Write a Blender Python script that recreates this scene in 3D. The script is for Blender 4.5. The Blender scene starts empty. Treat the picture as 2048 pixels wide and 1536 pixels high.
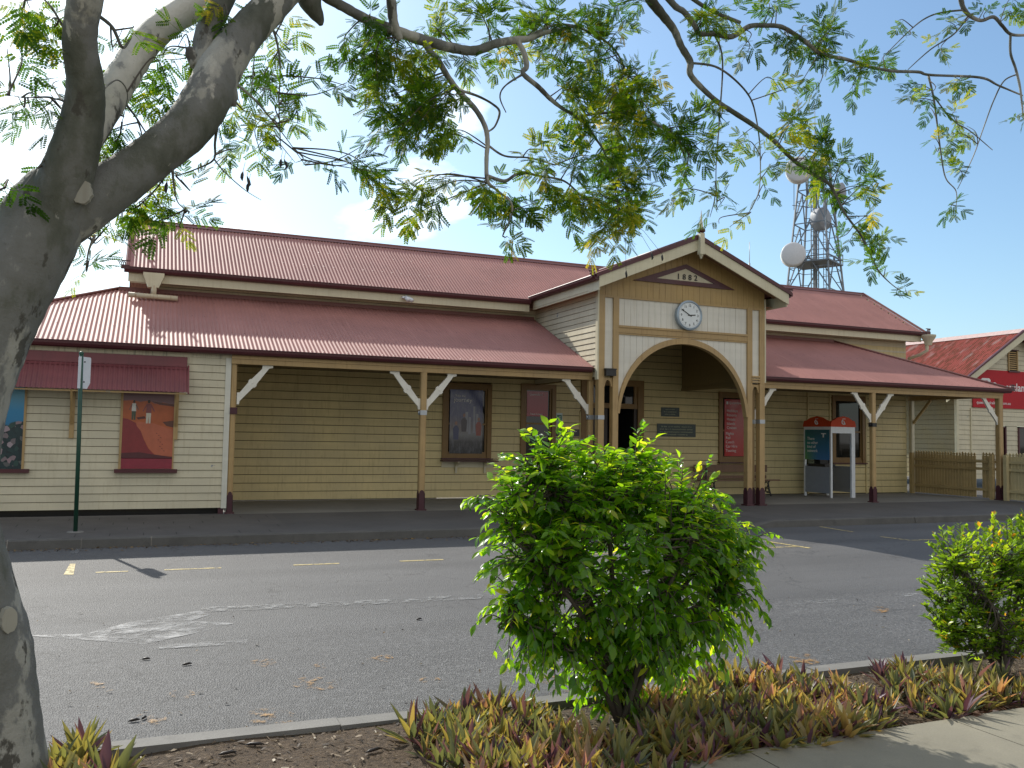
import bpy, math, random
import numpy as np
from mathutils import Vector, Matrix
random.seed(7); rng = np.random.default_rng(11)
scn = bpy.context.scene
col = scn.collection

# ------------------------------------------------------------------ camera
YAW, PITCH, ROLL, F = 0.3952390, 0.0594384, 0.0171313, 1750.0
CAM = np.array([-1.376, -16.757, 1.664])
fw = np.array([math.sin(YAW)*math.cos(PITCH), math.cos(YAW)*math.cos(PITCH), math.sin(PITCH)])
rt = np.array([math.cos(YAW), -math.sin(YAW), 0.0])
up = np.cross(rt, fw)
rt, up = rt*math.cos(ROLL)+up*math.sin(ROLL), -rt*math.sin(ROLL)+up*math.cos(ROLL)
cd = bpy.data.cameras.new('camera'); cam = bpy.data.objects.new('camera', cd); col.objects.link(cam)
cd.sensor_width = 36.0; cd.lens = F/2048*36; cd.clip_start = 0.05; cd.clip_end = 3000
m3 = np.array([rt, up, -fw]).T
cam.matrix_world = Matrix([list(m3[i])+[CAM[i]] for i in range(3)]+[[0, 0, 0, 1]])
scn.camera = cam

def at(px, py, Y):
    d = rt*(px-1024)+up*(768-py)+fw*F
    return CAM+d*((Y-CAM[1])/d[1])
def ground(px, py, z=0.0):
    d = rt*(px-1024)+up*(768-py)+fw*F
    return CAM+d*((z-CAM[2])/d[2])
def mpp(P):                                   # metres per photo pixel at a point
    return float(np.dot(np.asarray(P)-CAM, fw))/F

# ------------------------------------------------------------------ helpers
ORI = {}
def tag(o, label=None, cat=None, group=None, kind=None):
    if label: o['label'] = label
    if cat: o['category'] = cat
    if group: o['group'] = group
    if kind: o['kind'] = kind
    return o
def thing(name, loc, label, cat, group=None):
    o = bpy.data.objects.new(name, None); col.objects.link(o); o.location = loc
    o.empty_display_size = 0.2
    ORI[o.name] = np.array(loc, float)
    return tag(o, label, cat, group)

class MB:
    def __init__(s): s.v = []; s.f = []; s.m = []; s.mats = []; s.sm = []
    def mi(s, mat):
        if mat not in s.mats: s.mats.append(mat)
        return s.mats.index(mat)
    def face(s, pts, mat=None, smooth=False):
        n = len(s.v); s.v += [tuple(map(float, p)) for p in pts]
        s.f.append(tuple(range(n, n+len(pts)))); s.m.append(s.mi(mat)); s.sm.append(smooth)
    def mesh(s, vs, fs, mat=None, smooth=False):
        n = len(s.v); s.v += [tuple(map(float, p)) for p in vs]
        k = s.mi(mat)
        for f in fs: s.f.append(tuple(i+n for i in f)); s.m.append(k); s.sm.append(smooth)
    def box(s, x0, x1, y0, y1, z0, z1, mat=None, bev=0.0):
        vs = [(x0, y0, z0), (x1, y0, z0), (x1, y1, z0), (x0, y1, z0), (x0, y0, z1), (x1, y0, z1), (x1, y1, z1), (x0, y1, z1)]
        s.mesh(vs, [(0, 3, 2, 1), (4, 5, 6, 7), (0, 1, 5, 4), (1, 2, 6, 5), (2, 3, 7, 6), (3, 0, 4, 7)], mat)
    def prism(s, poly, O, A, B, N, t, mat=None):
        """polygon (a,b) in the plane O + aA + bB, thickened along N by t"""
        O, A, B, N = map(np.asarray, (O, A, B, N)); n = len(poly)
        p0 = [O+A*a+B*b for a, b in poly]; p1 = [p+N*t for p in p0]
        s.mesh(p0+p1, [tuple(range(n, 2*n)), tuple(range(n-1, -1, -1))]+[(i, (i+1) % n, n+(i+1) % n, n+i) for i in range(n)], mat)
    def bar(s, a, b, w, h=None, mat=None, upv=(0, 0, 1)):
        a, b = np.asarray(a, float), np.asarray(b, float); h = h or w
        d = b-a; d = d/np.linalg.norm(d); u = np.asarray(upv, float)
        if abs(np.dot(u, d)) > .98: u = np.array([0, 1., 0])
        x = np.cross(d, u); x /= np.linalg.norm(x); u = np.cross(x, d)
        c = [(-w/2, -h/2), (w/2, -h/2), (w/2, h/2), (-w/2, h/2)]
        vs = [a+x*i+u*j for i, j in c]+[b+x*i+u*j for i, j in c]
        s.mesh(vs, [(3, 2, 1, 0), (4, 5, 6, 7), (0, 1, 5, 4), (1, 2, 6, 5), (2, 3, 7, 6), (3, 0, 4, 7)], mat)
    def tube(s, pts, rad, seg=8, mat=None, cap=True):
        pts = [np.asarray(p, float) for p in pts]; n = len(pts)
        if np.isscalar(rad): rad = [rad]*n
        T = [pts[min(i+1, n-1)]-pts[max(i-1, 0)] for i in range(n)]; T = [t/(np.linalg.norm(t)+1e-9) for t in T]
        u = np.array([0, 0, 1.]) if abs(T[0][2]) < .9 else np.array([1., 0, 0])
        vs = []
        for i in range(n):
            u = u-T[i]*np.dot(u, T[i]); u /= np.linalg.norm(u)+1e-9; w = np.cross(T[i], u)
            for k in range(seg):
                a = 2*math.pi*k/seg; vs.append(pts[i]+(u*math.cos(a)+w*math.sin(a))*rad[i])
        fs = [(i*seg+k, i*seg+(k+1) % seg, (i+1)*seg+(k+1) % seg, (i+1)*seg+k) for i in range(n-1) for k in range(seg)]
        if cap: fs += [tuple(range(seg-1, -1, -1)), tuple(range((n-1)*seg, n*seg))]
        s.mesh(vs, fs, mat, True)
    def lathe(s, prof, O, seg=16, mat=None):
        vs = [(O[0]+r*math.cos(2*math.pi*k/seg), O[1]+r*math.sin(2*math.pi*k/seg), O[2]+z) for r, z in prof for k in range(seg)]
        fs = [(i*seg+k, i*seg+(k+1) % seg, (i+1)*seg+(k+1) % seg, (i+1)*seg+k) for i in range(len(prof)-1) for k in range(seg)]
        s.mesh(vs, fs, mat, True)
    def build(s, name, mat=None, parent=None):
        if not s.v: return None
        o0 = ORI[parent.name] if parent else np.zeros(3)
        me = bpy.data.meshes.new(name)
        me.from_pydata([(v[0]-o0[0], v[1]-o0[1], v[2]-o0[2]) for v in s.v], [], s.f)
        mats = s.mats
        mats = [mat if x is None else x for x in s.mats]
        for x in mats: me.materials.append(x)
        me.polygons.foreach_set('material_index', s.m); me.polygons.foreach_set('use_smooth', s.sm)
        me.update()
        o = bpy.data.objects.new(name, me); col.objects.link(o)
        if parent: o.parent = parent
        ORI[o.name] = o0
        return o
def npmesh(name, V, Fc, mat, parent=None, tint=None, smooth=False):
    """V (n,3), Fc (m,4) quads -> object, with a per-face 'tint' attribute"""
    o0 = ORI[parent.name] if parent else np.zeros(3)
    me = bpy.data.meshes.new(name); n = len(V); m, k = Fc.shape
    me.vertices.add(n); me.vertices.foreach_set('co', (V-o0).astype(np.float32).ravel())
    me.loops.add(m*k); me.loops.foreach_set('vertex_index', Fc.astype(np.int32).ravel())
    me.polygons.add(m); me.polygons.foreach_set('loop_start', np.arange(0, m*k, k, dtype=np.int32))
    if smooth: me.polygons.foreach_set('use_smooth', np.ones(m, dtype=bool))
    me.update(calc_edges=True); me.validate()
    if tint is not None:
        a = me.attributes.new('tint', 'FLOAT', 'FACE'); a.data.foreach_set('value', tint.astype(np.float32))
    me.materials.append(mat)
    o = bpy.data.objects.new(name, me); col.objects.link(o)
    if parent: o.parent = parent
    ORI[o.name] = o0
    return o
def text_obj(name, body, size, M, mat, parent, ext=0.001, bold=0.0, align='LEFT', spacing=1.0, line=1.0):
    c = bpy.data.curves.new(name, 'FONT'); c.body = body; c.size = size; c.extrude = ext; c.offset = bold
    c.align_x = align; c.space_character = spacing; c.space_line = line; c.resolution_u = 3
    t = bpy.data.objects.new(name+'_curve', c); col.objects.link(t)
    dg = bpy.context.evaluated_depsgraph_get(); me = bpy.data.meshes.new_from_object(t.evaluated_get(dg))
    bpy.data.objects.remove(t); bpy.data.curves.remove(c)
    me.name = name; me.materials.clear(); me.materials.append(mat)
    o0 = ORI[parent.name] if parent else np.zeros(3)
    me.transform(Matrix.Translation(Vector(-o0)) @ M)
    o = bpy.data.objects.new(name, me); col.objects.link(o)
    if parent: o.parent = parent
    ORI[o.name] = o0
    return o
def front(x, y, z, rot=0.0):     # text plane facing -Y
    return Matrix.Translation((x, y, z)) @ Matrix.Rotation(math.pi/2, 4, 'X') @ Matrix.Rotation(rot, 4, 'Z')
def left(x, y, z):               # text plane facing -X (reads towards -Y)
    return Matrix.Translation((x, y, z)) @ Matrix.Rotation(-math.pi/2, 4, 'Z') @ Matrix.Rotation(math.pi/2, 4, 'X')

# ------------------------------------------------------------------ materials
def nodes(name):
    m = bpy.data.materials.new(name); m.use_nodes = True; nt = m.node_tree
    return m, nt, nt.nodes['Principled BSDF'], nt.nodes['Material Output']
def N(nt, t, **kw):
    n = nt.nodes.new(t)
    for k, v in kw.items():
        if k.startswith('_'): setattr(n, k[1:], v)
        else: n.inputs[k.replace('__', ' ')].default_value = v
    return n
def ramp(nt, src, stops):
    r = nt.nodes.new('ShaderNodeValToRGB'); e = r.color_ramp.elements
    while len(e) < len(stops): e.new(0.5)
    for i, (p, c) in enumerate(stops):
        e[i].position = p; e[i].color = (c, c, c, 1) if np.isscalar(c) else (*c, 1)
    nt.links.new(src, r.inputs[0]); return r.outputs[0]
def mixc(nt, fac, a, b, mode='MIX'):
    x = nt.nodes.new('ShaderNodeMix'); x.data_type = 'RGBA'; x.blend_type = mode
    for s, v in ((0, fac), (6, a), (7, b)):
        if hasattr(v, 'links'): nt.links.new(v, x.inputs[s])
        else: x.inputs[s].default_value = v if np.isscalar(v) else (*v, 1)
    return x.outputs[2]
def noise(nt, scale, detail=4, rough=.55, vec=None, stretch=None):
    tc = nt.nodes.new('ShaderNodeTexCoord'); src = tc.outputs['Object']
    if stretch:
        mp = nt.nodes.new('ShaderNodeMapping'); mp.inputs['Scale'].default_value = stretch
        nt.links.new(src, mp.inputs[0]); src = mp.outputs[0]
    n = nt.nodes.new('ShaderNodeTexNoise'); n.inputs['Scale'].default_value = scale
    n.inputs['Detail'].default_value = detail; n.inputs['Roughness'].default_value = rough
    nt.links.new(src, n.inputs['Vector']); return n.outputs[0]
def bump(nt, bs, h, strength, dist=.01):
    b = nt.nodes.new('ShaderNodeBump'); b.inputs['Strength'].default_value = strength; b.inputs['Distance'].default_value = dist
    nt.links.new(h, b.inputs['Height']); nt.links.new(b.outputs[0], bs.inputs['Normal'])
def paint(name, c, rough=.5, var=.25, stain=None, st=.35, streak=True, bmp=.15, peel=None):
    m, nt, bs, out = nodes(name); c = np.array(c)
    a = noise(nt, 1.3, 5); colr = mixc(nt, ramp(nt, a, [(.35, 0), (.7, 1)]), tuple(c*(1-var*.6)), tuple(np.minimum(c*(1+var*.35), .85)))
    bt = noise(nt, 6.5, 2, .6, stretch=(.035, .035, 1)); colr = mixc(nt, ramp(nt, bt, [(.42, 0), (.62, .3)]), colr, tuple(c*.78))
    if streak:
        b = noise(nt, 3.5, 5, .6, stretch=(6, 6, .5))
        colr = mixc(nt, ramp(nt, b, [(.52, 0), (.78, st)]), colr, tuple(stain if stain else c*.45))
    f = noise(nt, 26, 4, .7)
    colr = mixc(nt, ramp(nt, f, [(.6, 0), (.75, .22)]), colr, tuple(c*.6))
    if peel:
        pz = noise(nt, 3.0, 6, .62)
        colr = mixc(nt, ramp(nt, pz, [(peel[1], 0), (peel[1]+.02, 1)]), colr, peel[0])
    nt.links.new(colr, bs.inputs['Base Color'])
    nt.links.new(ramp(nt, a, [(.3, rough-.08), (.7, min(1, rough+.14))]), bs.inputs['Roughness'])
    bump(nt, bs, f, bmp, .004); return m
def plain(name, c, rough=.5, metal=0, var=.12, spec=.5):
    m, nt, bs, out = nodes(name); c = np.array(c)
    f = noise(nt, 9, 4); nt.links.new(mixc(nt, f, tuple(c*(1-var)), tuple(np.minimum(c*(1+var), .9))), bs.inputs['Base Color'])
    bs.inputs['Roughness'].default_value = rough; bs.inputs['Metallic'].default_value = metal
    bs.inputs['Specular IOR Level'].default_value = spec; return m
def leafmat(name, stops, rough=.35, trans=.45, tcol=1.6, spec=.5):
    m, nt, bs, out = nodes(name)
    at_ = N(nt, 'ShaderNodeAttribute', _attribute_name='tint')
    c = ramp(nt, at_.outputs['Fac'], stops)
    nt.links.new(c, bs.inputs['Base Color']); bs.inputs['Roughness'].default_value = rough
    bs.inputs['Specular IOR Level'].default_value = spec
    tr = nt.nodes.new('ShaderNodeBsdfTranslucent')
    nt.links.new(mixc(nt, 1.0, c, (tcol*1.15, tcol, tcol*.45), 'MULTIPLY'), tr.inputs['Color'])
    mx = nt.nodes.new('ShaderNodeMixShader'); mx.inputs[0].default_value = trans
    nt.links.new(bs.outputs[0], mx.inputs[1]); nt.links.new(tr.outputs[0], mx.inputs[2]); nt.links.new(mx.outputs[0], out.inputs[0])
    return m

M = {}
CR = (.64, .575, .41)
M['cream'] = paint('cream_paint', CR, .5, .2, (.33, .25, .11), .35, peel=((.24, .25, .26), .69))
M['cream_dim'] = paint('verandah_cream_paint', (.69, .56, .28), .5, .2, (.28, .19, .08), .35)
M['cream_trim'] = paint('cream_trim_paint', (.66, .6, .42), .5, .15, (.35, .27, .13), .3)
M['peel'] = paint('peeling_white_paint', (.68, .66, .56), .55, .15, (.3, .27, .2), .25, peel=((.2, .21, .22), .655))
M['white'] = paint('white_paint', (.74, .70, .60), .5, .12, (.45, .36, .2), .3)
M['bracket'] = paint('bracket_white_paint', (.8, .76, .66), .5, .1, (.45, .4, .3), .2)
M['tan'] = paint('tan_paint', (.46, .305, .13), .5, .25, (.22, .11, .03), .5, peel=((.3, .27, .22), .72))
M['tan_dk'] = paint('window_tan_paint', (.25, .14, .04), .45, .2, (.12, .06, .02), .3)
M['tan_gable'] = paint('gable_tan_paint', (.45, .30, .115), .5, .2, (.25, .13, .035), .5)
M['maroon'] = paint('maroon_paint', (.085, .018, .022), .4, .3, (.03, .008, .008), .3)
M['boot'] = paint('post_foot_maroon', (.07, .017, .024), .55, .3, (.03, .01, .012), .3)
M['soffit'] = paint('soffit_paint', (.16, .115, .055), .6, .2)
M['groove'] = plain('board_joint_brown', (.115, .085, .04), .9)  # dark brown strip at the back of each gap between boards
M['awning'] = paint('awning_maroon', (.19, .052, .058), .45, .3, (.07, .025, .025), .3)
M['dark'] = plain('dark_void', (.012, .011, .01), .9)
M['darkwood'] = plain('dark_wood', (.03, .018, .01), .45)
M['fencetan'] = paint('fence_tan_paint', (.5, .36, .16), .6, .3, (.2, .1, .03), .4)
M['fencesunlit'] = paint('fence_sunlit_paint', (.6, .49, .26), .6, .25, (.33, .22, .08), .4)  # lighter copy of the fence tan, with sunlight put into the colour
M['steel'] = plain('galvanised_steel', (.42, .44, .46), .42, .6)
M['alum'] = plain('white_aluminium', (.72, .74, .76), .35, .1)
M['grey'] = plain('grey_panel', (.25, .28, .33), .4)
M['black'] = plain('black_metal', (.015, .014, .014), .45)
M['greenpole'] = plain('green_pole_paint', (.012, .06, .035), .38, .0, .4)
M['signback'] = plain('sign_sheet', (.72, .74, .78), .4, .1)
M['red'] = plain('red_print', (.45, .012, .02), .5, 0, .12, .25)
M['redposter'] = plain('red_poster_print', (.46, .03, .03), .12)
M['ink'] = plain('white_lettering', (.78, .76, .74), .4)
M['blackink'] = plain('black_lettering', (.02, .018, .016), .5)
M['goldink'] = plain('faded_lettering', (.22, .24, .15), .5)
M['plaque'] = plain('green_plaque', (.02, .04, .032), .35)
M['orange'] = plain('orange_plastic', (.55, .055, .012), .5, 0, .12, .25)
M['grille'] = None
def glass():
    m, nt, bs, out = nodes('window_glass')
    bs.inputs['Base Color'].default_value = (.012, .014, .014, 1); bs.inputs['Roughness'].default_value = .04
    f = noise(nt, 1.1, 2); bump(nt, bs, f, .05, .02); return m
M['glass'] = glass()
def roofmat(name, c, rough, rust=0):
    m, nt, bs, out = nodes(name); c = np.array(c)
    a = noise(nt, .8, 5, .6); colr = mixc(nt, ramp(nt, a, [(.3, 0), (.7, 1)]), tuple(c*.86), tuple(c*1.12))
    b = noise(nt, 14, 5, .65); colr = mixc(nt, ramp(nt, b, [(.58, 0), (.72, .25)]), colr, tuple(c*.55))
    tcr = nt.nodes.new('ShaderNodeTexCoord'); sr = nt.nodes.new('ShaderNodeSeparateXYZ'); nt.links.new(tcr.outputs['Object'], sr.inputs[0])
    dv = nt.nodes.new('ShaderNodeMath'); dv.operation = 'DIVIDE'; dv.inputs[1].default_value = .762; nt.links.new(sr.outputs[0], dv.inputs[0])
    fl = nt.nodes.new('ShaderNodeMath'); fl.operation = 'FLOOR'; nt.links.new(dv.outputs[0], fl.inputs[0])
    wn = nt.nodes.new('ShaderNodeTexWhiteNoise'); wn.noise_dimensions = '1D'; nt.links.new(fl.outputs[0], wn.inputs['W'])
    colr = mixc(nt, ramp(nt, wn.outputs[0], [(0, 0), (1, .22)]), colr, tuple(c*.62))
    st_ = noise(nt, 1.0, 5, .6, stretch=(9, .5, .5)); colr = mixc(nt, ramp(nt, st_, [(.56, 0), (.72, .3)]), colr, tuple(np.minimum(c*1.25+.03, .8)))
    if rust:
        r = noise(nt, 2.2, 6, .65, stretch=(1, 4, 1)); colr = mixc(nt, ramp(nt, r, [(.46, 0), (.56, .9)]), colr, (.16, .045, .02))
        g = noise(nt, 1.1, 6, .6, stretch=(.5, 2.6, 1)); colr = mixc(nt, ramp(nt, g, [(.56, 0), (.64, .5)]), colr, (.45, .34, .31))
    nt.links.new(colr, bs.inputs['Base Color']); bs.inputs['Roughness'].default_value = rough
    bs.inputs['Specular IOR Level'].default_value = .26
    return m
M['roof'] = roofmat('red_corrugated_iron', (.36, .168, .146), .62)
M['roof_old'] = roofmat('rusted_red_iron', (.34, .075, .055), .55, 1)

# ------------------------------------------------------------------ light and sky
SUN = np.array([-.40, 1.27, 1.0]); SUN /= np.linalg.norm(SUN)
el = math.asin(SUN[2]); az = math.atan2(SUN[0], SUN[1])
ld = bpy.data.lights.new('sun', 'SUN'); ld.energy = 3.4; ld.angle = math.radians(.53); ld.color = (1, .95, .86)
lo = bpy.data.objects.new('sun', ld); col.objects.link(lo); lo.location = (-20, 60, 50)
lo.rotation_euler = Vector(-SUN).to_track_quat('-Z', 'Y').to_euler()
w = bpy.data.worlds.new('World'); scn.world = w; w.use_nodes = True; nt = w.node_tree
bg = nt.nodes['Background']; sky = nt.nodes.new('ShaderNodeTexSky'); sky.sky_type = 'NISHITA'; sky.sun_disc = False
sky.sun_elevation = el; sky.sun_rotation = az; sky.air_density = 1.0; sky.dust_density = 1.3; sky.ozone_density = 1.2; sky.altitude = 20
# a few thin cumulus low over the roof and towards the sun
tc = nt.nodes.new('ShaderNodeTexCoord')
mp = nt.nodes.new('ShaderNodeMapping'); mp.inputs['Scale'].default_value = (1, 1, 2.2); nt.links.new(tc.outputs['Generated'], mp.inputs[0])
cn = nt.nodes.new('ShaderNodeTexNoise'); cn.inputs['Scale'].default_value = 10; cn.inputs['Detail'].default_value = 7; cn.inputs['Roughness'].default_value = .52
nt.links.new(mp.outputs[0], cn.inputs['Vector'])
def skymask(px, py, r0, r1):
    d = rt*(px-1024)+up*(768-py)+fw*F; d /= np.linalg.norm(d)
    dp = nt.nodes.new('ShaderNodeVectorMath'); dp.operation = 'DOT_PRODUCT'; dp.inputs[1].default_value = tuple(d)
    nt.links.new(tc.outputs['Generated'], dp.inputs[0])
    r = nt.nodes.new('ShaderNodeMapRange'); r.interpolation_type = 'SMOOTHSTEP'
    r.inputs[1].default_value = math.cos(r0/F); r.inputs[2].default_value = math.cos(r1/F)
    nt.links.new(dp.outputs['Value'], r.inputs[0]); return r.outputs[0]
CLOUDS = [(735, 430, 130, 5), (850, 405, 140, 5), (40, 430, 330, 20), (930, 230, 90, 5)]
acc = None
for c in CLOUDS:
    s_ = skymask(*c)
    if acc is None: acc = s_
    else:
        mx = nt.nodes.new('ShaderNodeMath'); mx.operation = 'MAXIMUM'; nt.links.new(acc, mx.inputs[0]); nt.links.new(s_, mx.inputs[1]); acc = mx.outputs[0]
ad = nt.nodes.new('ShaderNodeMath'); ad.operation = 'MULTIPLY_ADD'; ad.inputs[1].default_value = .42
nt.links.new(acc, ad.inputs[0]); nt.links.new(cn.outputs[0], ad.inputs[2])
cm = ramp(nt, ad.outputs[0], [(.80, 0), (1.0, .6)])
CLOUD_C = (9.5, 10.2, 10.8)
c1_ = mixc(nt, cm, mixc(nt, 1.0, sky.outputs[0], (.84, .99, 1.04), 'MULTIPLY'), CLOUD_C)
# unseen broken bright cloud opposite the sun, added to fill the shaded front
bd = Vector((-SUN[0]*.8, -SUN[1]*.8, .55)).normalized()
dpb = nt.nodes.new('ShaderNodeVectorMath'); dpb.operation = 'DOT_PRODUCT'; dpb.inputs[1].default_value = tuple(bd); nt.links.new(tc.outputs['Generated'], dpb.inputs[0])
mb = nt.nodes.new('ShaderNodeMapRange'); mb.interpolation_type = 'SMOOTHSTEP'; mb.inputs[1].default_value = .1; mb.inputs[2].default_value = .75; nt.links.new(dpb.outputs['Value'], mb.inputs[0])
cn2 = nt.nodes.new('ShaderNodeTexNoise'); cn2.inputs['Scale'].default_value = 2.6; cn2.inputs['Detail'].default_value = 6; nt.links.new(mp.outputs[0], cn2.inputs['Vector'])
mm = nt.nodes.new('ShaderNodeMath'); mm.operation = 'MULTIPLY'; nt.links.new(mb.outputs[0], mm.inputs[0]); nt.links.new(ramp(nt, cn2.outputs[0], [(.36, 0), (.50, 1)]), mm.inputs[1])
c2_ = mixc(nt, mm.outputs[0], c1_, (5.4, 5.3, 5.1))
nt.links.new(c2_, bg.inputs['Color'])
bg.inputs['Strength'].default_value = .118
scn.view_settings.view_transform = 'Standard'; scn.view_settings.look = 'None'; scn.view_settings.gamma = 1
scn.view_settings.exposure = 0.55

# ------------------------------------------------------------------ setting
def asphalt(name, base, coarse=True):
    m, nt, bs, out = nodes(name)
    v = nt.nodes.new('ShaderNodeTexVoronoi'); v.inputs['Scale'].default_value = 85
    tcx = nt.nodes.new('ShaderNodeTexCoord'); nt.links.new(tcx.outputs['Object'], v.inputs['Vector'])
    sep = nt.nodes.new('ShaderNodeSeparateColor'); nt.links.new(v.outputs['Color'], sep.inputs[0])
    b = np.array(base)
    c1 = ramp(nt, sep.outputs[0], [(0, tuple(b*.45)), (.5, tuple(b)), (.85, tuple(b*1.35)), (1, tuple(b*2.2))])
    a = noise(nt, .5, 6, .6); c2 = mixc(nt, ramp(nt, a, [(.35, 0), (.7, .55)]), c1, tuple(b*.8))
    l = noise(nt, 1.6, 6, .7, stretch=(.35, 1.5, 1)); c2 = mixc(nt, ramp(nt, l, [(.55, 0), (.75, .4)]), c2, tuple(b*1.35))
    # finer, paler seal on the far lane; coarse stone chip near the garden
    sx = nt.nodes.new('ShaderNodeSeparateXYZ'); nt.links.new(tcx.outputs['Object'], sx.inputs[0])
    wob = nt.nodes.new('ShaderNodeMath'); wob.operation = 'MULTIPLY_ADD'; wob.inputs[1].default_value = .5
    nt.links.new(noise(nt, .9, 5), wob.inputs[0]); nt.links.new(sx.outputs[1], wob.inputs[2])
    lane = nt.nodes.new('ShaderNodeMapRange'); lane.inputs[1].default_value = -8.72; lane.inputs[2].default_value = -8.55
    nt.links.new(wob.outputs[0], lane.inputs[0])
    f = noise(nt, 60, 3, .8)
    fine = mixc(nt, f, tuple(b*.75), tuple(b*1.5))
    fine = mixc(nt, ramp(nt, a, [(.4, 0), (.65, .4)]), fine, tuple(b*.85))
    cc = mixc(nt, lane.outputs[0], c2, mixc(nt, .35, fine, c2))
    tk = noise(nt, 1.0, 4, .55, stretch=(.07, 1.15, 1)); cc = mixc(nt, ramp(nt, tk, [(.42, 0), (.62, .45)]), cc, tuple(b*.62))
    ol = noise(nt, 2.4, 5, .6, stretch=(.8, 1.2, 1)); cc = mixc(nt, ramp(nt, ol, [(.66, 0), (.76, .5)]), cc, tuple(b*.45))
    vc = nt.nodes.new('ShaderNodeTexVoronoi'); vc.feature = 'DISTANCE_TO_EDGE'; vc.inputs['Scale'].default_value = .33
    wv = nt.nodes.new('ShaderNodeVectorMath'); wv.operation = 'ADD'; nz = nt.nodes.new('ShaderNodeTexNoise'); nz.inputs['Scale'].default_value = 2.2; nz.inputs['Detail'].default_value = 6
    nt.links.new(tcx.outputs['Object'], nz.inputs['Vector']); nt.links.new(tcx.outputs['Object'], wv.inputs[0]); nt.links.new(nz.outputs['Color'], wv.inputs[1]); nt.links.new(wv.outputs[0], vc.inputs['Vector'])
    ck_ = ramp(nt, vc.outputs['Distance'], [(.0, .55), (.006, 0)]); cc = mixc(nt, ck_, cc, tuple(b*.3))
    nt.links.new(cc, bs.inputs['Base Color']); bs.inputs['Roughness'].default_value = .68
    bs.inputs['Specular IOR Level'].default_value = .35
    bump(nt, bs, v.outputs['Distance'], .8, .008); return m
def concrete(name, base, sc=1.0, joints=None, rough=.8):
    m, nt, bs, out = nodes(name); b = np.array(base)
    a = noise(nt, .9*sc, 6, .65); f = noise(nt, 90, 3, .8)
    c = mixc(nt, ramp(nt, a, [(.3, 0), (.7, 1)]), tuple(b*.75), tuple(b*1.15)); c = mixc(nt, ramp(nt, f, [(.4, 0), (.7, .5)]), c, tuple(b*.65))
    s = noise(nt, 3.5, 5, .7); c = mixc(nt, ramp(nt, s, [(.58, 0), (.7, .5)]), c, tuple(b*.5))
    nt.links.new(c, bs.inputs['Base Color']); bs.inputs['Roughness'].default_value = rough
    bump(nt, bs, f, .35, .004); return m
M['asphalt'] = asphalt('road_asphalt', (.104, .103, .103))
M['footasphalt'] = concrete('footpath_asphalt', (.088, .083, .078), 1)
M['slab'] = concrete('verandah_concrete', (.22, .21, .185), 1)
M['paver'] = concrete('paver_concrete', (.095, .088, .082), 2)
M['kerb'] = concrete('kerb_concrete', (.2, .19, .175), 2.5)
M['oldkerb'] = concrete('aged_kerb_concrete', (.10, .094, .085), 3)
M['path'] = concrete('path_concrete', (.25, .23, .175), 1)
M['joint'] = plain('joint_dirt', (.03, .028, .026), .9)
M['earth'] = concrete('bare_earth', (.12, .095, .06), .6)

FL = .17
def roadz(y): return -.07*max(0, min(1, (-3.1-y)/8.5))
def flat(name, pts, mat, kind='structure'):
    b = MB(); b.face(pts); o = b.build(name, mat); o['kind'] = kind; return o
flat('ground', [(-600, -600, -.35), (600, -600, -.35), (600, 600, -.35), (-600, 600, -.35)], M['earth'])
flat('road', [(-60, -11.58, -.07), (60, -11.58, -.07), (60, -3.1, 0), (-60, -3.1, 0)], M['asphalt'])
# far footpath: verandah slab, asphalt strip, pavers by the left room
b = MB(); b.face([(0.05, -.12, FL), (19.9, -.12, FL), (19.9, 3.0, FL), (.05, 3.0, FL)]); o = b.build('verandah_floor', M['slab']); o['kind'] = 'structure'
b = MB()
b.face([(.8, -2.96, .135), (6.9, -2.96, .135), (6.9, -.12, FL), (.8, -.12, FL)]); b.face([(9.8, -2.96, .135), (60, -2.96, .135), (60, -.12, FL), (9.8, -.12, FL)])
b.face([(6.9, -2.96, .135), (7.5, -2.96, .03), (7.5, -.12, FL), (6.9, -.12, FL)]); b.face([(7.5, -2.96, .03), (9.2, -2.96, .03), (9.2, -.12, FL), (7.5, -.12, FL)])
b.face([(9.2, -2.96, .03), (9.8, -2.96, .135), (9.8, -.12, FL), (9.2, -.12, FL)])
b.face([(19.9, -.12, FL), (60, -.12, FL), (60, 12, FL), (19.9, 12, FL)])
o = b.build('footpath', M['footasphalt']); o['kind'] = 'structure'
b = MB()
b.face([(-60, -2.96, .135), (.8, -2.96, .135), (.8, .06, FL), (-60, .06, FL)], M['paver'])
for i in range(-24, 3):                                        # open joints of the paver grid
    for r in range(4):
        x = i*.45+(.22 if r % 2 else 0); y0 = -2.9+r*.72; jz = lambda y: .135+(FL-.135)*(y+2.96)/3.0+.004
        if x < .7 and random.random() < .8: b.face([(x, y0, jz(y0)), (x+.012, y0, jz(y0)), (x+.012, y0+.3, jz(y0+.3)), (x, y0+.3, jz(y0+.3))], M['joint'])
o = b.build('paved_footpath', M['paver']); o['kind'] = 'structure'
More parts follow.
